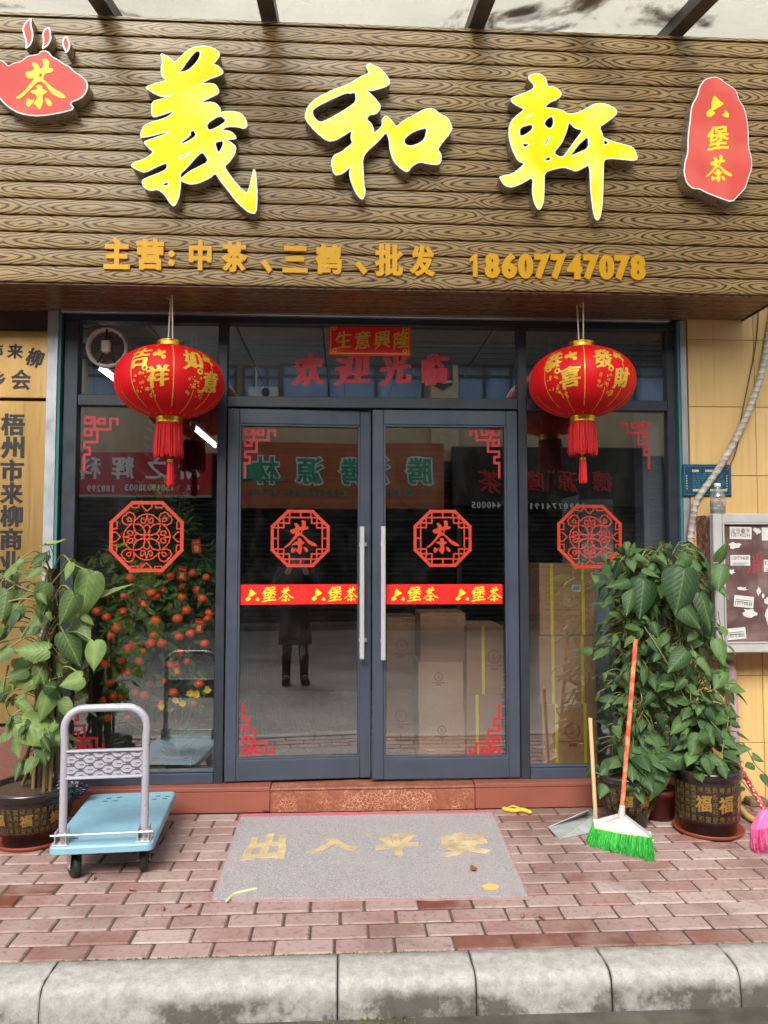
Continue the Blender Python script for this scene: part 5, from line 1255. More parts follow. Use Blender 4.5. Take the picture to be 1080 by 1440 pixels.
trailing(vin, fol, q, P(905, 880, pm_.y-.1), [P(925, 910, pm_.y-.2), P(945, 945, pm_.y-.2), P(965, 985, pm_.y-.18)], n=4)
fol.build('foliage', M['leaf_dark'], pp); vin.build('vine_stem', M['vine'], pp); rebase(pp, pm_)
prr = G(994, 1183); prr = Vector((P(995, 1130, prr.y+.15).x, prr.y+.15, 0))
pp = thing('potted_climber', 'dense dark pothos in cylindrical pot in front of the yellow wall', 'potted plant', 'potted pothos plants')
pot(pp, prr, .150, .160, .315, .075, .255, 5, .0, [.15, -.55, .85], True, .008)
fol, vin, q = climb(pp, prr, .32, [(-.03, .03)], 1.38, 310, (.038, .095), .165, None, 47, .6, 6, (-.09, .10), .9)
for (px, py, tx, ty, tint_, wd) in ((962,800,955,855,.15,1.0),(958,850,985,878,.2,1.0),(985,835,1002,878,.2,.6),(1010,790,1022,768,.6,.7),(1015,795,1012,825,.65,.8),(1005,815,1025,838,.7,.5),(1010,900,1020,930,.8,.8),(1018,945,1008,965,.75,.8),(985,925,1000,945,.7,.7),(965,915,945,940,.25,.8)):
    Yq = prr.y-.16; b = P(px, py, Yq); e = P(tx, ty, Yq-.05); L = (e-b).length*1.15; fol.ct = tint_; leaf(fol, b, e-b, Vector((q.uniform(-.2, .2), -1, .6)), L, L*.8*wd, .3, .4, .8)
Yq = prr.y
for k in range(60):
    th = q.gauss(0, 1.0); zq = q.uniform(.30, .68); rq = (.17-.08*(zq-.3)/.4)*q.uniform(.5, 1.1); b = Vector((prr.x-.03+rq*math.sin(th), prr.y-rq*math.cos(th), zq)); fol.ct = min(1, max(0, q.gauss(.4, .28))); L = q.uniform(.055, .12)
    leaf(fol, b, Vector((math.sin(th)+q.uniform(-.5, .5), -math.cos(th)*.6, -.7+q.uniform(-.5, .9))), Vector((math.sin(th)*.4+q.uniform(-.4, .4), -.8, q.uniform(.3, 1.0))), L, L*q.uniform(.6, .8), .3, .5, 1)
trailing(vin, fol, q, P(1030, 1050, Yq), [P(1045, 1045, Yq), P(1062, 1075, Yq), P(1078, 1090, Yq)], (.06, .09), 5)
trailing(vin, fol, q, P(1020, 1080, Yq-.1), [P(1040, 1095, Yq-.05), P(1060, 1120, Yq-.02)], (.03, .05), 2)
trailing(vin, fol, q, P(1010, 860, Yq-.05), [P(1020, 930, Yq-.1), P(1025, 1000, Yq-.1), P(1015, 1060, Yq-.14)], (.05, .08), 7)
fol.build('foliage', M['leaf_dark'], pp); vin.build('vine_stem', M['vine'], pp); rebase(pp, prr)
# terracotta flower pot hidden between them
c = G(940, 1160); mb = MB(); c.y += .12
ep = thing('terracotta_pot', 'empty reddish pot between the two right potted plants', 'pot'); mb.lathe([(.001, 0), (.075, 0), (.095, .13), (.105, .13), (.105, .16), (.095, .16), (.088, .1), (.001, .1)], (c.x, c.y, 0), 28); mb.build('pot_body', simple('dark_terracotta', C(116, 44, 34), .6), ep); rebase(ep, c)

# ================================================================== brooms, dustpan, hose
def bristles(mb, ta, tb, ba, bb, n, thick, q, wob=.006, r=.0013):
    for i in range(n):
        f = q.random(); g_ = f+q.uniform(-.03, .03); d = q.uniform(-.5, .5)
        a = ta.lerp(tb, f)+thick*d; b = ba.lerp(bb, min(1.02, max(-.02, g_)))+thick*(d*1.7)+Vector((q.uniform(-wob, wob), q.uniform(-wob, wob), q.uniform(-wob, wob)*.7))
        m1 = a.lerp(b, .5)+Vector((q.uniform(-wob, wob)*.5, q.uniform(-wob, wob)*.5, 0)); mb.ct = q.random(); mb.tube([a, m1, b], [r*1.2, r, r*.7], 3, 0, False)
M['green_b'] = tinted('green_bristle', C(24, 150, 46), C(96, 226, 100), .5); M['pink_b'] = tinted('pink_bristle', C(206, 40, 120), C(250, 130, 180), .5)
bm = thing('green_broom', 'broom with bright green bristles and orange handle leaning on the plant', 'broom'); q = random.Random(4)
Yb = G(872, 1180, .0).y
topL, topR, neck = P(835, 1158, Yb+.06), P(917, 1177, Yb-.02), P(874, 1146, Yb+.03); bL, bR = G(826, 1186, .004), G(920, 1209, .004)
th_ = Vector((.01, .045, .01))
mb = MB(); bristles(mb, topL, topR, bL, bR, 950, th_, q, .007, .0015); mb.build('bristle_tuft', M['green_b'], bm)
t = NT('cloudy_plastic'); t.p(Base__Color=C(190, 186, 186), Roughness=.3); M['cloudy'] = t.m
mb = MB(); fr = [topL, topR, neck+Vector((.016, 0, 0)), neck-Vector((.016, 0, 0))]; vs = [p_-th_*.6 for p_ in fr[:2]]+[p_-th_*.3 for p_ in fr[2:]]+[p_+th_*.6 for p_ in fr[:2]]+[p_+th_*.3 for p_ in fr[2:]]
mb.add(vs, [(0, 1, 2, 3), (7, 6, 5, 4), (0, 4, 5, 1), (1, 5, 6, 2), (2, 6, 7, 3), (3, 7, 4, 0)]); mb.build('broom_head', M['cloudy'], bm)
mb = MB(); mb.tube([topL-th_*.7, topR-th_*.7], .007, 6); mb.tube([topL+th_*.7, topR+th_*.7], .007, 6); mb.build('head_band', simple('pale_yellow_band', C(224, 204, 160), .5), bm)
htop = P(894, 899, pm_.y-.19); hd = (htop-neck).normalized()
t = NT('worn_orange_paint'); n = t.noise(1.0, 4, t.co((30, 30, 22))); t.p(Base__Color=t.ramp(n, [(.42, C(206, 84, 50)), (.6, C(214, 150, 116))]), Roughness=.45)
mb = MB(); mb.tube([neck+hd*.02, neck.lerp(htop, .5), htop], .0115, 12); mb.build('broom_handle', t.m, bm)
mb = MB(); mb.tube([neck-hd*.03, neck+hd*.05], [.02, .0135], 12); mb.build('handle_socket', M['cloudy'], bm)
rebase(bm, (bL+bR)/2)
bm = thing('pink_broom', 'broom with bright pink bristles and red spotted handle leaning on the wall', 'broom')
tL, tR, nk = P(1058, 1168, -.50), P(1098, 1160, -.44), P(1074, 1138, -.46); b1, b2 = G(1061, 1199, .004), G(1106, 1196, .004); th_ = Vector((0, .04, .01))
mb = MB(); bristles(mb, tL, tR, b1, b2, 600, th_, q, .006, .0016); mb.build('bristle_tuft', M['pink_b'], bm)
mb = MB(); vs = [p_-th_*.6 for p_ in (tL, tR)]+[nk+Vector((.014, -.01, 0)), nk+Vector((-.014, -.01, 0))]+[p_+th_*.6 for p_ in (tL, tR)]+[nk+Vector((.014, .01, 0)), nk+Vector((-.014, .01, 0))]
mb.add(vs, [(0, 1, 2, 3), (7, 6, 5, 4), (0, 4, 5, 1), (1, 5, 6, 2), (2, 6, 7, 3), (3, 7, 4, 0)]); mb.build('broom_head', simple('pink_plastic', C(236, 110, 168), .4), bm)
t = NT('red_spotted_sleeve'); sp = t.n('SeparateXYZ'); t.set(sp.inputs[0], t.tc.outputs['Object']); v = t.t.nodes.new('ShaderNodeTexVoronoi'); v.inputs['Scale'].default_value = 70; t.set(v.inputs['Vector'], t.tc.outputs['Object'])
t.p(Base__Color=t.ramp(v.outputs['Distance'], [(.30, C(236, 214, 206)), (.42, C(196, 34, 40))]), Roughness=.45)
top = P(1004, 1010, -.12); mb = MB(); mb.tube([nk, nk.lerp(top, .5)+Vector((0, 0, -.006)), top], .0125, 12); mb.build('broom_handle', t.m, bm); rebase(bm, (b1+b2)/2)
# galvanised dustpan with its wooden stick
dp = thing('dustpan', 'grey galvanised dustpan with upright wooden stick beside the bowl pot', 'dustpan')
gal = simple('galvanised_sheet', C(176, 182, 178), .42, .25, .18, 12, .1, 30)
f0, f1, k1, k0 = G(773, 1161, .004), G(838, 1165, .004), G(833, 1146, .01), G(790, 1150, .01)
f0, f1 = G(771, 1163, .004), G(787, 1180, .004)
apex = P(828, 1139, -.34); k1 = G(836, 1170, .004); k0 = G(822, 1147, .004)
mb = MB()
def sheet(a, b, c_, d_=None):
    pts = [a, b, c_]+([d_] if d_ is not None else []); n_ = (b-a).cross(c_-a).normalized()*.0015; m_ = len(pts)
    mb.add([p_+n_ for p_ in pts]+[p_-n_ for p_ in pts], [tuple(range(m_)), tuple(range(2*m_-1, m_-1, -1))]+[(i, m_+i, m_+(i+1) % m_, (i+1) % m_) for i in range(m_)])
sheet(f0, f1, k1, k0); sheet(f0, k0, apex); sheet(f1, apex+Vector((.02, -.03, -.02)), k1); sheet(k0, k1, apex+Vector((.02, -.03, -.02)), apex)
mb.tube([f0, f1], .003, 6); mb.tube([f1, apex+Vector((.02, -.03, -.02))], .003, 6); mb.build('pan_sheet', gal, dp)
st = simple('pale_wood_stick', C(206, 176, 130), .6, 0, .12, 10, streak=(30, 30, 2))
sb, st_ = P(838, 1157, -.44), P(830, 1010, -.45)
mb = MB(); mb.tube([sb, sb.lerp(st_, .5), st_], .0105, 12); mb.build('stick', st, dp)
mb = MB(); mb.tube([P(835, 1140, -.455), P(836, 1163, -.46)], .005, 6); mb.build('stick_clamp', M['steel'], dp); rebase(dp, (sb.x, sb.y, 0))
mb = MB(); mb.tube(spline([G(1030, 1122, .03), G(1042, 1138, .02), G(1056, 1151, .018), G(1080, 1160, .018), G(1120, 1165, .018)], 6), .017, 10); tag(mb.build('garden_hose', simple('beige_hose', C(206, 172, 104), .5)), 'beige rubber hose lying behind the pink broom', 'hose')
mb = MB(); mb.tube(spline([P(1026, 930, -.10), P(1030, 985, -.11), P(1032, 1040, -.12), P(1036, 1100, -.13)], 6), [.024, .026, .03, .03, .028, .03, .03, .03, .028, .027, .03, .03, .03, .028, .03, .03, .03, .028, .025], 12)
tag(mb.build('rolled_cloth', simple('mauve_cloth', C(168, 142, 150), .85, 0, .15, 12, .5, 50)), 'rolled mauve cloth standing behind the right potted plant', 'cloth roll')
mb = MB(); c = P(1063, 1122, -.12); mb.box((c.x-.05, -.16, 0), (c.x+.06, -.075, c.z), 0, .008); tag(mb.build('rough_brick', simple('dirty_brick', C(112, 92, 66), .9, 0, .3, 30, .6, 60)), 'dirty brown brick at the foot of the yellow wall', 'brick')

# ================================================================== inside the shop
for (px, py, py2, Y0, Y1, lab) in ((128, 515, 0, .7, 1.9, 'lit fluorescent tube under the ceiling by the exhaust fan'), (264, 602, 0, 1.68, 2.7, 'lit fluorescent tube deep in the shop behind the lantern')):
    a = P(px+8, py, Y0); lf = thing('fluorescent_lamp', lab, 'lamp'); x = a.x; z = a.z
    mb = MB(); mb.tube([(x, Y0, z), (x, Y1, z)], .012, 10); mb.build('lamp_tube', emit('lit_fluorescent_tube', (.92, .97, 1, 1), 6), lf)
    mb = MB(); mb.box((x-.03, Y0, z+.02), (x+.03, Y1, z+.05), 0, .006); mb.build('lamp_housing', simple('white_housing', C(210, 212, 214), .5), lf)
    mb = MB(); mb.box((x-.02, Y0-.02, z-.022), (x+.02, Y0, z+.05), 0, .004); mb.build('lamp_end_cap', M['black'], lf); 
    mb = MB(); mb.tube([(x, Y0+.2, z+.05), (x, Y0+.2, 2.99)], .004, 5); mb.tube([(x, Y1-.2, z+.05), (x, Y1-.2, 2.99)], .004, 5); mb.build('hanging_rod', M['black'], lf); rebase(lf, (x, (Y0+Y1)/2, z))
ef = thing('exhaust_fan', 'round exhaust fan with motor set in the small top window', 'fan'); c = P(150, 488, -.02); rr = 29/FPX*CD
Mx = Matrix.Translation((c.x, -.012, c.z)) @ Matrix.Rotation(R(90), 4, 'X')
mb = MB(); mb.lathe([(rr*.80, -.012), (rr*.84, .006), (rr*.92, .010), (rr, .004), (rr, -.02), (rr*.8, -.02)], (0, 0, 0), 40, 0, True, Mx); mb.build('fan_ring', simple('grimy_cream_ring', C(196, 186, 168), .6, 0, .15, 20), ef)
mb = MB(); mb.lathe([(.001, -.022), (rr*.82, -.022)], (0, 0, 0), 40, 0, True, Mx); mb.build('fan_grille', simple('grimy_taupe_mesh', C(120, 106, 94), .8, 0, .25, 30), ef)
mb = MB(); mb.box((c.x-.022, -.045, c.z-.035), (c.x+.022, .0, c.z+.035), 0, .008)
for k in range(6): mb.box((c.x-.024, -.047, c.z-.03+k*.011), (c.x+.024, -.043, c.z-.025+k*.011), 0, .001)
mb.build('fan_motor', simple('cream_motor', C(206, 200, 186), .5), ef)
mb = MB()
for dx, dz, ex, ez in ((0, .035, 0, rr*.86), (-.015, -.035, -.05, -rr*.76), (.015, -.035, .05, -rr*.76)): mb.tube([(c.x+dx, -.03, c.z+dz), (c.x+ex, -.02, c.z+ez)], .006, 6)
mb.tube(spline([(c.x, -.012, c.z+rr), (c.x-.06, -.008, c.z+rr*1.05), (c.x-.11, -.008, c.z+rr*.92), (c.x-.15, -.008, c.z+rr*1.0)], 5), .003, 5); mb.build('fan_bracket', M['black'], ef); rebase(ef, c)

# citrus tree in the left window
ct = thing('kumquat_tree', 'leafy potted kumquat tree full of orange fruit behind the left window', 'tree'); q = random.Random(12)
tc = P(222, 900, .50); tx, ty = tc.x, .50
mb = MB(); mb.lathe([(.001, .13), (.13, .13), (.17, .36), (.18, .36), (.18, .40), (.16, .40), (.15, .37), (.001, .37)], (tx, ty, 0), 30); mb.build('pot', simple('dull_red_pot', C(128, 56, 48), .5), ct)
mb = MB()
for k in range(7):
    a = k*.9; r = .22; mb.tube([(tx, ty, .36), (tx+.03*math.cos(a), ty+.03*math.sin(a), .7), (tx+r*.6*math.cos(a), ty+r*.6*math.sin(a), 1.2), (tx+r*.8*math.cos(a+.3), ty+r*.8*math.sin(a+.3), 1.75)], [.022, .014, .009, .004], 6)
mb.build('trunk', simple('grey_bark', C(96, 82, 66), .9), ct)
def crown_pt(q):
    while True:
        x, y, z = q.uniform(-1, 1), q.uniform(-1, 1), q.uniform(-1, 1); r = math.sqrt(x*x+y*y+z*z)
        if .55 < r < 1: return Vector((tx+x*.36*(1 if z < .4 else .75), ty+y*.34, 1.17+z*.74)), Vector((x, y, z*.5))
mb = MB()
for i in range(2400):
    b, o_ = crown_pt(q); d = (o_+Vector((q.uniform(-1, 1), q.uniform(-1, 1), q.uniform(-1, .6)))).normalized(); L = q.uniform(.055, .10); mb.ct = q.random()
    nrm = Vector((q.uniform(-.5, .5), -.5, 1)); s_ = d.cross(nrm).normalized(); u_ = s_.cross(d)
    mb.add([b, b+d*L*.3+s_*L*.17, b+d*L*.65+s_*L*.15-u_*L*.05, b+d*L-u_*L*.15, b+d*L*.65-s_*L*.15-u_*L*.05, b+d*L*.3-s_*L*.17], [(0, 1, 2, 3), (0, 3, 4, 5)])
for i in range(5):
    z = 2.0+i*.05; 
    for s_ in (-1, 1): mb.ct = .3; b = Vector((tx-.03+i*.006, ty-.1, z)); d = Vector((s_*.8, -.1, .5)); mb.add([b, b+d*.04+Vector((0, 0, .012)), b+d*.09, b+d*.04-Vector((0, 0, .012))], [(0, 1, 2, 3)])
crown_mb = mb
om = NT('orange_peel'); n = om.noise(12, 3); om.p(Base__Color=om.ramp(n, [(.3, C(228, 62, 24)), (.7, C(244, 96, 36))]), Roughness=.4, Subsurface__Weight=.0); om.bump(om.noise(160, 2), .2, .002)
mb = MB(); mb.sphere((0, 0, 0), .029, 16, 10, 0, (1, 1, .88)); f0 = mb.build('fruit', om.m, ct)
mb = MB(); mb.tube([(0, 0, .024), (0, 0, .032)], .004, 5)
fpx = [(163,878),(184,812),(205,828),(214,834),(219,838),(229,830),(256,840),(193,846),(202,850),(211,846),(173,861),(219,872),(216,893),(163,884),(156,894),(188,906),(180,912),(199,917),(196,930),(178,944),(179,948),(252,895),(268,891),(239,855),(190,974),(203,978),(244,974),(155,960),(160,979),(168,980),(181,1009),(278,830),(285,842),(272,806),(240,810),(150,868),(143,905),(292,870),(288,905),(262,930),(228,905),(240,935),(170,930),(148,935),(250,870),(262,858),(224,806),(290,812),(210,962),(226,990),(152,1010),(200,796),(150,835),(136,860),(258,826),(295,862),(212,905),(252,918),(175,838),(140,930),(186,872),(230,958),(272,990),(280,962),(146,985)]
for i, (px, py) in enumerate(fpx):
    o = f0 if i == 0 else f0.copy()
    if i: col.objects.link(o); o.parent = ct
    Yq = .13+q.uniform(0, .10)+.05*abs((px-222)/90)**2; p_ = P(px, py, Yq); o.location = p_
    for k in range(7):
        b = p_+Vector((q.uniform(-.02, .02), q.uniform(-.01, .03), q.uniform(.0, .035))); d = Vector((q.uniform(-1, 1), q.uniform(-.5, .2), q.uniform(-1, .9))).normalized(); L = q.uniform(.05, .09); crown_mb.ct = q.random()
        s_ = d.cross(Vector((q.uniform(-.5, .5), -1, .6))).normalized(); u_ = s_.cross(d)
        crown_mb.add([b, b+d*L*.3+s_*L*.17, b+d*L*.65+s_*L*.15-u_*L*.05, b+d*L-u_*L*.15, b+d*L*.65-s_*L*.15-u_*L*.05, b+d*L*.3-s_*L*.17], [(0, 1, 2, 3), (0, 3, 4, 5)])
    s_ = q.uniform(.85, 1.15); o.scale = (s_, s_, s_)
crown_mb.build('crown', M['leaf_orange'], ct)
rebase(ct, (tx, ty, .13))
for i, (px, py, rot, lab) in enumerate(((256, 806, 8, 'red packet hanging highest among the kumquats'), (276, 768, -6, 'red packet below the lattice sticker edge among leaves'), (280, 880, 5, 'red packet hanging at the right side of the kumquat tree'), (247, 940, -18, 'tilted red packet low on the kumquat tree'))):
    p_ = P(px, py, .12); mb = MB(); Mx = Matrix.Translation(p_) @ Matrix.Rotation(R(rot), 4, 'Y'); rp = thing('red_packet', lab, 'red packet', 'red packets on the kumquat tree')
    mb.box((-.026, -.002, -.04), (.026, .002, .04), 0, .001, Mx); mb.build('packet', simple('deep_red_paper', C(176, 22, 24), .5), rp)
    mb = MB(); mb.box((-.012, -.0035, -.03), (.012, -.002, .002), 0, 0, Mx); mb.box((-.02, -.0035, .02), (.02, -.002, .024), 0, 0, Mx); mb.build('gold_print', M['goldprint'], rp); rebase(rp, p_)
# yellow flowers in a pot before the tree
fp = thing('flower_pot', 'small pot of yellow flowers behind the left window', 'potted plant'); fc = P(250, 1060, .18); q = random.Random(2)
mb = MB(); mb.lathe([(.001, .13), (.06, .13), (.085, .24), (.09, .24), (.09, .255), (.08, .255), (.07, .235), (.001, .235)], (fc.x, .18, 0), 24); mb.build('pot', simple('brick_red_pot', C(138, 84, 66), .6), fp)
mb = MB(); fl = MB()
for (px, py) in ((239, 997), (258, 989), (228, 994), (277, 976), (292, 970), (268, 975), (120, 982), (247, 985)):
    e = P(px, py, .16+q.uniform(-.04, .05)); mb.ct = .6; mb.tube(spline([Vector((fc.x, .18, .24)), Vector(((fc.x+e.x)/2, .18, (.24+e.z)/2+.02)), e], 4), .002, 4, 0, False)
    for k in range(9):
        a = k*.7; d = Vector((math.cos(a), -.35, math.sin(a))); L = q.uniform(.018, .03); s_ = d.cross(Vector((0, -1, .2))).normalized(); fl.add([e, e+d*L*.5+s_*L*.24, e+d*L, e+d*L*.5-s_*L*.24], [(0, 1, 2, 3)])
for k in range(40):
    a = q.uniform(0, 6.28); e = Vector((fc.x+.09*math.cos(a)*q.random(), .18+.07*math.sin(a), .25+q.uniform(0, .14))); mb.ct = q.random(); leaf(mb, e, Vector((math.cos(a), math.sin(a)-.5, .5)), Vector((0, -.5, 1)), .06, .03)
mb.build('stem', M['leaf_dark'], fp); fl.build('blossom', simple('yellow_petal', C(232, 196, 30), .6), fp); rebase(fp, (fc.x, .18, .13))

# cartons on the right
card = [simple('kraft_carton_%d' % i, c_, .8, 0, .08, 4, .05, 50) for i, c_ in enumerate((C(164, 122, 86), C(150, 110, 80), C(168, 132, 104)))]
strap_m = simple('yellow_packing_strap', C(210, 188, 52), .45); print_m = simple('red_brown_print', C(140, 76, 58), .8); tape_m = simple('brown_tape', C(150, 112, 74), .3)
def carton(px0, px1, py0, py1, Y, dep, label, straps, logo, mi=0, rot=0, text=None, code=False):
    x0, z1 = PX(px0, py0, Y); x1, z0 = PX(px1, py1, Y); c = thing('cardboard_carton', label, 'box', 'cardboard cartons inside the shop')
    mb = MB(); mb.box((x0, Y, z0+.001), (x1, Y+dep, z1-.001), 0, .003); b = mb.build('carton_body', card[mi], c)
    mb = MB(); mb.box((x0+.001, Y+dep*.5-.025, z1-.0012), (x1-.001, Y+dep*.5+.025, z1-.0002)); mb.build('tape', tape_m, c)
    for f in straps:
        xs_ = x0+(x1-x0)*f; mb = MB(); mb.box((xs_-.009, Y-.0015, z0+.002), (xs_+.009, Y+.001, z1)); mb.build('packing_strap', strap_m, c)
    mb = MB(); cx, cz, wq, hq = (x0+x1)/2, (z0+z1)/2, x1-x0, z1-z0
    if logo:
        lx, lz, lr = x0+wq*logo[0], z0+hq*logo[1], logo[2]
        for k in range(14):
            a0, a1 = 2*math.pi*k/14, 2*math.pi*(k+.7)/14; plate(mb, stroke([(lx+lr*math.cos(a0), lz+lr*math.sin(a0)), (lx+lr*math.cos(a1), lz+lr*math.sin(a1))], lr*.16), wallxf(Y), .0008)
        plate(mb, ring(lx, lz, lr*.80, lr*.88), wallxf(Y), .0008); plate(mb, cha_contours(lx-lr*.55, lz-lr*.55, lr*1.1, lr*1.1), wallxf(Y), .0008)
        plate(mb, [ccw([(lx-lr*.55, lz-lr*2.1), (lx+lr*.55, lz-lr*2.1), (lx+lr*.55, lz-lr*1.65), (lx-lr*.55, lz-lr*1.65)])], wallxf(Y), .0008)
        for k in range(6): plate(mb, stroke([(lx-lr*1.6+k*lr*.56, lz-lr*1.4), (lx-lr*1.25+k*lr*.56, lz-lr*1.4)], lr*.22), wallxf(Y), .0006)
    if text:
        rr_ = random.Random(px0)
        for k in range(text):
            u = .12
            while u < .86:
                l = rr_.uniform(.03, .12); v = .85-.75*k/text; plate(mb, stroke([(x0+wq*u, z0+hq*v), (x0+wq*min(.9, u+l), z0+hq*v)], .004), wallxf(Y), .0006); u += l+rr_.uniform(.02, .12)
    if mb.v: mb.build('carton_print', print_m, c)
    if code:
        mb = MB(); plate(mb, [ccw([(x0+wq*.58, z0+hq*.60), (x0+wq*.74, z0+hq*.60), (x0+wq*.74, z0+hq*.70), (x0+wq*.58, z0+hq*.70)])], wallxf(Y), .001); lb = mb.build('white_label', white, c)
        mb = MB()
        for k in range(7): plate(mb, stroke([(x0+wq*(.61+k*.017), z0+hq*.63), (x0+wq*(.61+k*.017), z0+hq*.68)], .0025), wallxf(Y-.001), .0004)
        mb.build('bar_lines', ink, lb)
    rebase(c, (cx, Y+dep/2, z0)); return c
carton(762, 841, 990, 1085, .26, .38, 'bottom carton of the stack in the right window with tea logo', (.26, .78), (.55, .60, .045), 0)
carton(758, 839, 894, 989.5, .27, .38, 'middle carton of the stack in the right window', (.24, .76), None, 0, 0, 0)
carton(758, 838, 792, 893, .28, .38, 'top carton in the right window with white label and printed lines', (.22, .78), None, 0, 0, 9, True)
carton(656, 706, 977, 1068, .34, .40, 'lower carton with tea logo behind the right door', (.30,), None, 1)
carton(656, 708, 880, 976.5, .35, .40, 'upper carton with tea logo behind the right door', (.45,), (.75, .55, .04), 1)
carton(589, 654, 1001, 1069, .42, .36, 'lowest of the plain cartons in the middle of the right door', (), (.5, .62, .026), 2)
carton(588, 652, 931, 1000.5, .43, .36, 'plain carton above the lowest one in the right door', (), (.45, .7, .026), 2)
carton(591, 655, 862, 930.5, .44, .36, 'highest plain carton in the middle of the right door', (), None, 1)
carton(544, 584, 968, 1066, .95, .4, 'dim carton at the far left of the right door', (), (.5, .6, .04), 1)
carton(544, 586, 868, 967.5, .96, .4, 'dim upper carton at the far left of the right door', (), (.5, .6, .04), 1)
mb = MB(); a, b = P(845, 700, .30), P(903, 1085, .30); gc = thing('grey_cabinet', 'tall dusty grey cabinet behind the right window', 'cabinet')
mb.box((P(812, 698, .72).x, .72, .13), (a.x-.005, 1.1, P(812, 696, .72).z), 0, .006); mb.build('cabinet_door', simple('pale_cabinet', C(200, 204, 206), .5, 0, .1, 3), gc)
mb = MB(); mb.box((a.x, .70, .13), (b.x-.01, 1.12, P(845, 702, .7).z), 0, .006); mb.build('cabinet_side', simple('dusty_blue_grey', C(150, 160, 174), .6, 0, .2, 4), gc); rebase(gc, ((a.x+b.x)/2, .9, .13))
mb = MB(); a, b = P(903, 600, .10), P(936, 600, .10); mb.box((a.x, .10, .13), (b.x, .24, 2.7), 0, .004); tag(mb.build('inner_post', simple('grey_inner_post', C(104, 108, 116), .5, 0, .12, 4)), 'grey inner post beside the right jamb behind the glass', 'post')
mb = MB(); mb.box((-1.2, 2.9, .13), (.9, 3.5, .9), 0, .01); cn = thing('shop_counter', 'dark tea counter deep inside the shop', 'counter'); mb.build('counter_body', simple('dark_walnut', C(74, 48, 36), .4, 0, .15, 4), cn); mb = MB(); mb.box((-1.25, 2.85, .9), (.95, 3.55, .94), 0, .006); mb.build('counter_top', simple('counter_top', C(110, 78, 56), .3), cn); rebase(cn, (-.15, 3.2, .13))

# ================================================================== the street opposite, seen in the glass
OY = -11.9
def O(px, py): 
    p_ = P(px, py, 11.9); return p_.x, p_.z
struct((lambda m_: (m_.box((-40, -30, -.5), (40, -11.35, -.02), 0), m_.build('far_pavement', simple('far_pavement_grey', C(120, 112, 106), .9, 0, .15, 3)))[1])(MB()))
mb = MB(); mb.box((-40, -11.35, -.5), (40, -11.2, .0), 0, .02); struct(mb.build('far_kerb', simple('far_kerb_dark', C(92, 84, 78), .9)))
ob = thing('opposite_building', 'cream building across the street reflected in the glass', 'building')
x0, z0 = O(0, 615); _, z1 = O(0, 505); zsh = O(0, 715)[1]
mb = MB(); mb.box((-16, OY-.6, O(0, 640)[1]), (16, OY-.1, 4.62)); mb.box((-16, OY-.6, 4.62), (16, OY-.3, 5.60)); mb.box((-16, OY-.6, 5.60), (16, OY, 6.6)); mb.build('upper_wall', simple('cream_far_wall', C(206, 190, 156), .8, 0, .1, 1), ob)
mb = MB(); mb.box((-16, OY-.6, -.02), (16, OY-.45, O(0, 640)[1])); mb.build('shop_back', simple('dark_far_back', C(40, 42, 44), .8), ob)
for px in (625, 100, 1010, -300):
    x, _ = O(px, 500); mb = MB(); mb.box((x-.30, OY-.30, 3.4), (x+.30, OY+.05, 5.6), 0, .02); mb.build('pilaster', simple('cream_pilaster', C(214, 200, 168), .8), ob)
mb = MB(); _, za = O(0, 508); 
for k in range(14): mb.box((-12, OY+.1, za+.05+k*.115), (12, OY+.14, za+.135+k*.115))
mb.build('dark_louvre', simple('dark_louvre_slats', C(52, 54, 56), .6), ob)
for px0, px1 in ((340, 392), (395, 596), (645, 760), (770, 960), (80, 330)):
    xa_, za_ = O(px0, 566); xb_, zb2 = O(px1, 511); wn = MB(); wn.box((xa_, OY-.29, za_-.5), (xb_, OY-.27, zb2)); win = wn.build('curtained_window', simple('window_pane_back', C(56, 74, 96), .4), ob)
    mb = MB(); n_ = int((xb_-xa_)/.05); vs = []
    for i in range(n_+1):
        x = xa_+(xb_-xa_)*i/n_; y = OY-.24+.022*math.sin(i*1.35)+.012*math.sin(i*.41); vs += [(x, y, za_-.48), (x, y, zb2-.04)]
    mb.add(vs, [(2*i, 2*i+2, 2*i+3, 2*i+1) for i in range(n_)], 0, True); mb.build('blue_curtain', simple('blue_curtain_cloth', C(150, 188, 232), .8, 0, .15, 3), win)
    mb = MB()
    for x in [xa_, xb_]+[xa_+(xb_-xa_)*k/3 for k in (1, 2)]: mb.box((x-.03, OY-.2, za_-.5), (x+.03, OY-.16, zb2))
    mb.box((xa_, OY-.2, zb2-.05), (xb_, OY-.16, zb2)); mb.box((xa_, OY-.2, zb2-.28), (xb_, OY-.165, zb2-.23)); mb.build('window_frame', simple('dark_blue_window_frame', C(44, 56, 76), .5), win)
sh = simple('green_grey_shutter', C(38, 46, 46), .5, .2, .12, 3)
for px0, px1 in ((-260, 100), (110, 372), (380, 640), (650, 905), (915, 1300)):
    xa_, _ = O(px0, 700); xb_, _ = O(px1, 700); mb = MB(); prof = []; z = .0; zt2 = O(0, 640)[1]
    while z < zt2: prof += [(OY+.0, z), (OY+.035, z+.03), (OY+.035, z+.07), (OY+.0, z+.10)]; z += .105
    n_ = len(prof); mb.add([(xa_, y-.1, z) for y, z in prof]+[(xb_, y-.1, z) for y, z in prof], [(i, i+1, n_+i+1, n_+i) for i in range(n_-1)]); mb.build('roller_shutter', sh, ob)
    mb = MB(); mb.box((xa_-.12, OY-.3, -.02), (xa_-.02, OY, zt2)); mb.build('shop_pier', simple('far_pier', C(84, 82, 80), .7), ob)
rebase(ob, (0, OY, 0))
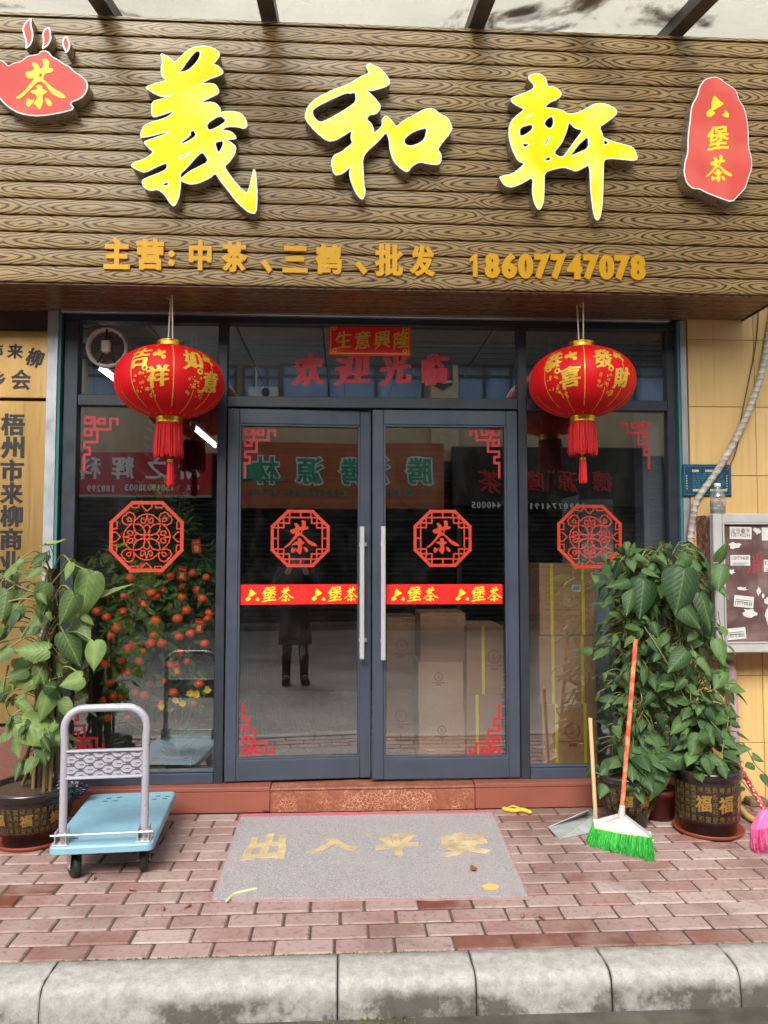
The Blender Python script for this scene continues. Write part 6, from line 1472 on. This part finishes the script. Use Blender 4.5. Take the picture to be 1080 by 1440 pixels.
def osign(name, label, px0, px1, py0, py1, mat, proud=.25):
    xa_, zb_ = O(px0, py1); xb_, zt2 = O(px1, py0); s_ = thing(name, label, 'shop sign', 'shop signs across the street'); mb = MB(); mb.box((xa_, OY, zb_), (xb_, OY+proud, zt2), 0, .01); mb.build('sign_board', mat, s_); return s_
def otext(s_, txt, px_, py0, py1, adv, mat, style='bold', name='sign_character', step=-1, wide=None, glow=None):
    """px_: where the first character's centre shows in the mirror; later ones follow leftwards there, rightwards on the street"""
    for i, ch in enumerate(txt):
        if ch == ' ': continue
        cx, _ = O(px_+step*i*adv, py0); _, z0_ = O(px_, py1); _, z1_ = O(px_, py0); sz = z1_-z0_; wq = wide*16.3/FPX if wide else sz*.98
        if ch == '1': wq *= .5
        cs = lay(ch, -cx-wq/2, z0_, wq, sz, style, True); mb = MB(); plate(mb, cs, oppxf(OY+.255), .02); o_ = mb.build(name, mat, s_)
        if glow: mb = MB(); plate(mb, offset(cs, .03), oppxf(OY+.25), .01); mb.build('character_border', glow, o_)
lw = simple('white_sign_paint', C(244, 245, 248), .4)  # plain white paint without emission
s_ = osign('street_sign', 'brown slatted sign with green characters across the street', 378, 622, 626, 716, simple('brown_far_slats', C(176, 98, 54), .5, 0, .25, 1, streak=(.4, .4, 16)))
gr = simple('green_sign_paint', C(14, 156, 120), .4)
otext(s_, '腾源林', 588, 646, 683, 60, gr, 'bold', glow=lw)
mb = MB(); cx, cz = O(440, 666); plate(mb, [ccw(chaikin(np.array([(-cx+.45*math.cos(a)*(1 if k % 2 else .8), cz+.2*math.sin(a)) for k, a in enumerate([2*math.pi*i/12 for i in range(12)])])))], oppxf(OY+.25), .02); plate(mb, stroke([(-cx-.8, cz-.16), (-cx+.8, cz-.2)], .04), oppxf(OY+.25), .02); mb.build('leaf_logo', gr, s_)
otext(s_, '13464809 0774 5800', 560, 690, 699, 9, gr, 'bold', 'sign_digit', -1, 6); mb = MB(); cx, cz = O(573, 695); plate(mb, ring(-cx, cz, .05, .085), oppxf(OY+.25), .015); mb.build('phone_icon', gr, s_); rebase(s_, (0, OY, 0))
s_ = osign('street_sign', 'black slatted sign with dark red characters across the street', 634, 905, 632, 712, simple('black_far_slats', C(20, 20, 22), .5, 0, .2, 1, streak=(.4, .4, 16)))
dr_ = simple('dark_red_sign_paint', C(190, 30, 34), .4)
otext(s_, '茶', 685, 662, 696, 50, dr_, 'brush'); otext(s_, '德源隆', 842, 664, 694, 48, dr_, 'brush')
otext(s_, '15907741919', 815, 709, 717, 8, lw, 'bold', 'sign_digit', -1, 5.5); otext(s_, '15777440005', 733, 707, 716, 7, lw, 'bold', 'sign_digit', -1, 5.5); rebase(s_, (5, OY, 0))
s_ = osign('street_sign', 'maroon banner with white characters across the street', 60, 300, 639, 698, simple('maroon_banner', C(196, 28, 52), .5, 0, .1, 2))
otext(s_, '新之辉科', 270, 645, 676, 46, lw); otext(s_, '电话', 279, 683, 691, 9, lw, 'semi', 'sign_digit'); otext(s_, '15019038003', 246, 683, 692, 6.3, lw, 'bold', 'sign_digit', -1, 5); otext(s_, '188299', 164, 684, 693, 6.6, lw, 'bold', 'sign_digit', -1, 5)
mb = MB(); xa_, zb_ = O(60, 700); xb_, zt2 = O(300, 697.5); mb.box((xa_, OY+.2, zb_), (xb_, OY+.27, zt2)); mb.build('banner_rail', simple('grey_rail', C(170, 170, 172), .4), s_); rebase(s_, (-4, OY, 0))
s_ = osign('letter_sign', 'small cream plate with one dark letter across the street', 738, 775, 532, 562, simple('cream_plate', C(214, 196, 150), .6)); otext(s_, 'A', 747, 536, 558, 10, M['black']); rebase(s_, (5, OY, 4.6))
s_ = osign('shield_sign', 'dark shield shaped sign on the pilaster across the street', 612, 634, 512, 513, M['black'], .06)
mb = MB(); cx, cz = O(622, 530); k = 16.3/FPX
plate(mb, [ccw([(-cx+u*k, cz+v*k) for u, v in ((-14, 18), (14, 18), (14, -12), (0, -20), (-14, -12))])], oppxf(OY+.05), .04); sb = mb.build('shield_plate', simple('shield_dark', C(44, 36, 44), .5), s_)
mb = MB(); plate(mb, [ccw([(-cx+u*k, cz+v*k) for u, v in ((-11, 7), (11, 7), (11, -4), (-11, -4))])], oppxf(OY+.09), .01); mb.build('shield_band', simple('shield_red', C(170, 44, 44), .5), sb)
mb = MB(); plate(mb, stroke([(-cx-11*k, cz-8*k), (-cx+11*k, cz-8*k)], 3*k), oppxf(OY+.09), .01); mb.build('shield_line', lw, sb); rebase(s_, (2, OY, 5))
ac = thing('air_conditioner', 'white outdoor air conditioner unit on the wall across the street', 'air conditioner'); xa_, zb_ = O(349, 560); xb_, zt2 = O(391, 545)
mb = MB(); mb.box((xa_, OY-.25, zb_), (xb_, OY+.10, zt2), 0, .02); mb.build('unit_case', simple('white_unit', C(216, 218, 218), .5), ac)
mb = MB(); Mx = Matrix.Translation(((xa_*.4+xb_*.6), OY+.105, (zb_+zt2)/2)) @ Matrix.Rotation(R(90), 4, 'X'); mb.lathe([(.001, 0), (.09, 0), (.09, .006), (.10, .006)], (0, 0, 0), 24, 0, True, Mx); mb.build('fan_grille', M['black'], ac)
mb = MB(); x, z = O(360, 545); mb.tube([(x, OY, z), (x, OY, O(360, 516)[1])], .025, 6); mb.build('pipe', simple('white_pipe', C(220, 220, 220), .5), ac); rebase(ac, (xa_, OY, zb_))

# ================================================================== the photographer, standing behind the camera
def skin_mesh(name, joints, bones, root, mat, par, sub=2):
    me = bpy.data.meshes.new(name); me.from_pydata([j[0] for j in joints], bones, []); o = bpy.data.objects.new(name, me); col.objects.link(o)
    md = o.modifiers.new('skin', 'SKIN'); 
    if not me.skin_vertices: me.skin_vertices.new()
    for i, j in enumerate(joints): me.skin_vertices[0].data[i].radius = (j[1], j[1]) if not hasattr(j[1], '__len__') else j[1]
    me.skin_vertices[0].data[root].use_root = True
    o.modifiers.new('sub', 'SUBSURF').levels = sub; o.modifiers['sub'].render_levels = sub
    dg = bpy.context.evaluated_depsgraph_get(); m2 = bpy.data.meshes.new_from_object(o.evaluated_get(dg)); bpy.data.objects.remove(o)
    m2.materials.clear(); m2.materials.append(mat)
    for p_ in m2.polygons: p_.use_smooth = True
    o = bpy.data.objects.new(name, m2); col.objects.link(o); o.parent = par; return o
pe = thing('person', 'person in a long black coat and boots taking the photo with a phone', 'person'); g = -.12; py = -4.80; pxx = .0
V = lambda x, y, z: (pxx+x, py+y, g+z)
skinm = simple('skin_tone', C(206, 160, 134), .5, 0, .05, 10); coat = simple('black_coat_cloth', C(26, 26, 30), .8, 0, .2, 12, .3, 60); bootm = simple('black_boot_leather', C(24, 22, 22), .4)
J = [(V(0,0,.92),(.13,.10)),(V(0,-.01,1.08),(.115,.09)),(V(0,0,1.25),(.14,.095)),(V(0,.0,1.36),(.09,.07)),(V(0,.01,1.43),(.05,.05)),(V(0,.03,1.52),(.072,.085)),(V(0,.03,1.60),(.066,.078)),
     (V(-.15,0,1.33),.052),(V(-.24,.06,1.12),.042),(V(-.10,.27,1.33),.034),(V(-.055,.32,1.43),.026),(V(.15,0,1.33),.052),(V(.24,.06,1.12),.042),(V(.10,.27,1.33),.034),(V(.055,.32,1.43),.026),
     (V(-.085,0,.86),.09),(V(-.09,.01,.49),.055),(V(-.10,-.01,.10),.038),(V(-.10,.11,.035),.034),(V(.085,0,.86),.09),(V(.09,.02,.49),.055),(V(.11,0,.10),.038),(V(.12,.12,.035),.034)]
Bn = [(0,1),(1,2),(2,3),(3,4),(4,5),(5,6),(2,7),(7,8),(8,9),(9,10),(2,11),(11,12),(12,13),(13,14),(0,15),(15,16),(16,17),(17,18),(0,19),(19,20),(20,21),(21,22)]
body = skin_mesh('body', J, Bn, 0, skinm, pe)
for s_ in (-1, 1):      # fingers closing on the phone
    for k in range(4):
        b = Vector(V(s_*.05, .322, 1.445+.017*k-.02)); mb = MB(); mb.tube([b, b+Vector((s_*.028, .022, .006)), b+Vector((s_*.012, .046, .008)), b+Vector((-s_*.016, .050, .006))], [.0095, .009, .008, .0065], 8); mb.build('finger', skinm, pe)
    mb = MB(); b = Vector(V(s_*.045, .315, 1.455)); mb.tube([b, b+Vector((-s_*.012, -.012, .025)), b+Vector((-s_*.02, .0, .045))], [.011, .010, .007], 8); mb.build('thumb', skinm, pe)
mb = MB()
for cx_ in (-.03, .03): mb.sphere(V(cx_, .112, 1.565), .012, 10, 8)
mb.build('eye', simple('eye_dark', C(40, 30, 28), .2), pe)
mb = MB(); mb.tube([V(0, .105, 1.575), V(0, .128, 1.53), V(0, .108, 1.52)], [.008, .014, .01], 8); mb.build('nose', skinm, pe)
mb = MB(); mb.sphere(V(0, .108, 1.487), .02, 10, 6, 0, (1.1, .35, .4)); mb.build('mouth', simple('lips', C(160, 84, 80), .5), pe)
mb = MB()
for s_ in (-1, 1): mb.sphere(V(s_*.078, .02, 1.55), .026, 8, 8, 0, (.35, .7, 1.1))
mb.build('ear', skinm, pe)
mb = MB(); n_ = 28; vs = []
for i in range(9):
    f = i/8
    for k in range(n_):
        a = 2*math.pi*k/n_; fr = max(0, math.sin(a)); zl = 1.665-f*(.36-.27*fr**.6); r = .012+.085*min(1, f*2.6)**.5; vs.append(V(r*math.cos(a)*.98, .015+r*math.sin(a)*1.12-.02*f, zl))
mb.add(vs, [(i*n_+k, i*n_+(k+1) % n_, (i+1)*n_+(k+1) % n_, (i+1)*n_+k) for i in range(8) for k in range(n_)], 0, True); mb.build('hair', simple('black_hair', C(22, 18, 18), .4), pe)
mb = MB(); prof = [(.155,.115,1.37),(.185,.125,1.33),(.19,.13,1.22),(.165,.125,1.05),(.175,.14,.92),(.185,.15,.75),(.19,.155,.60),(.195,.16,.47)]; vs = []
for rx, ry, z in prof:
    for k in range(32):
        a = 2*math.pi*k/32; w_ = 1+.04*math.sin(a*7)*(1.3-z); vs.append(V(rx*math.cos(a)*w_, ry*math.sin(a)*w_, z))
mb.add(vs, [(i*32+k, (i+1)*32+k, (i+1)*32+(k+1) % 32, i*32+(k+1) % 32) for i in range(7) for k in range(32)], 0, True); mb.add(vs[:32], [tuple(range(32))])
for s_ in (-1, 1): mb.tube([V(s_*.13, 0, 1.34), V(s_*.19, .02, 1.24), V(s_*.245, .06, 1.12), V(s_*.18, .16, 1.22), V(s_*.115, .25, 1.315)], [.075, .07, .06, .055, .05], 14)
mb.build('long_coat', coat, pe)
for s_, dy in ((-1, -.01), (1, 0)):
    mb = MB(); x = .10 if s_ < 0 else .11; mb.tube([V(s_*x, dy, .34), V(s_*x, dy, .2), V(s_*x, dy, .08)], [.06, .052, .05], 14); mb.tube([V(s_*x, dy-.04, .045), V(s_*(x+.005), dy+.07, .045), V(s_*(x+.012), dy+.17, .036)], [.05, .054, .046], 12); mb.build('boot', bootm, pe)
mb = MB(); mb.box(V(-.075, .335, 1.475), V(.075, .345, 1.55), 0, .003); mb.build('phone', simple('blue_phone_back', C(60, 90, 130), .25), pe)
mb = MB()
for s_ in (-1, 1): mb.tube([V(s_*.085, 0, .80), V(s_*.09, .01, .5), V(s_*(.10 if s_ < 0 else .11), -.005, .2)], [.096, .062, .048], 14)
mb.build('legging', coat, pe)
rebase(pe, V(0, 0, 0))
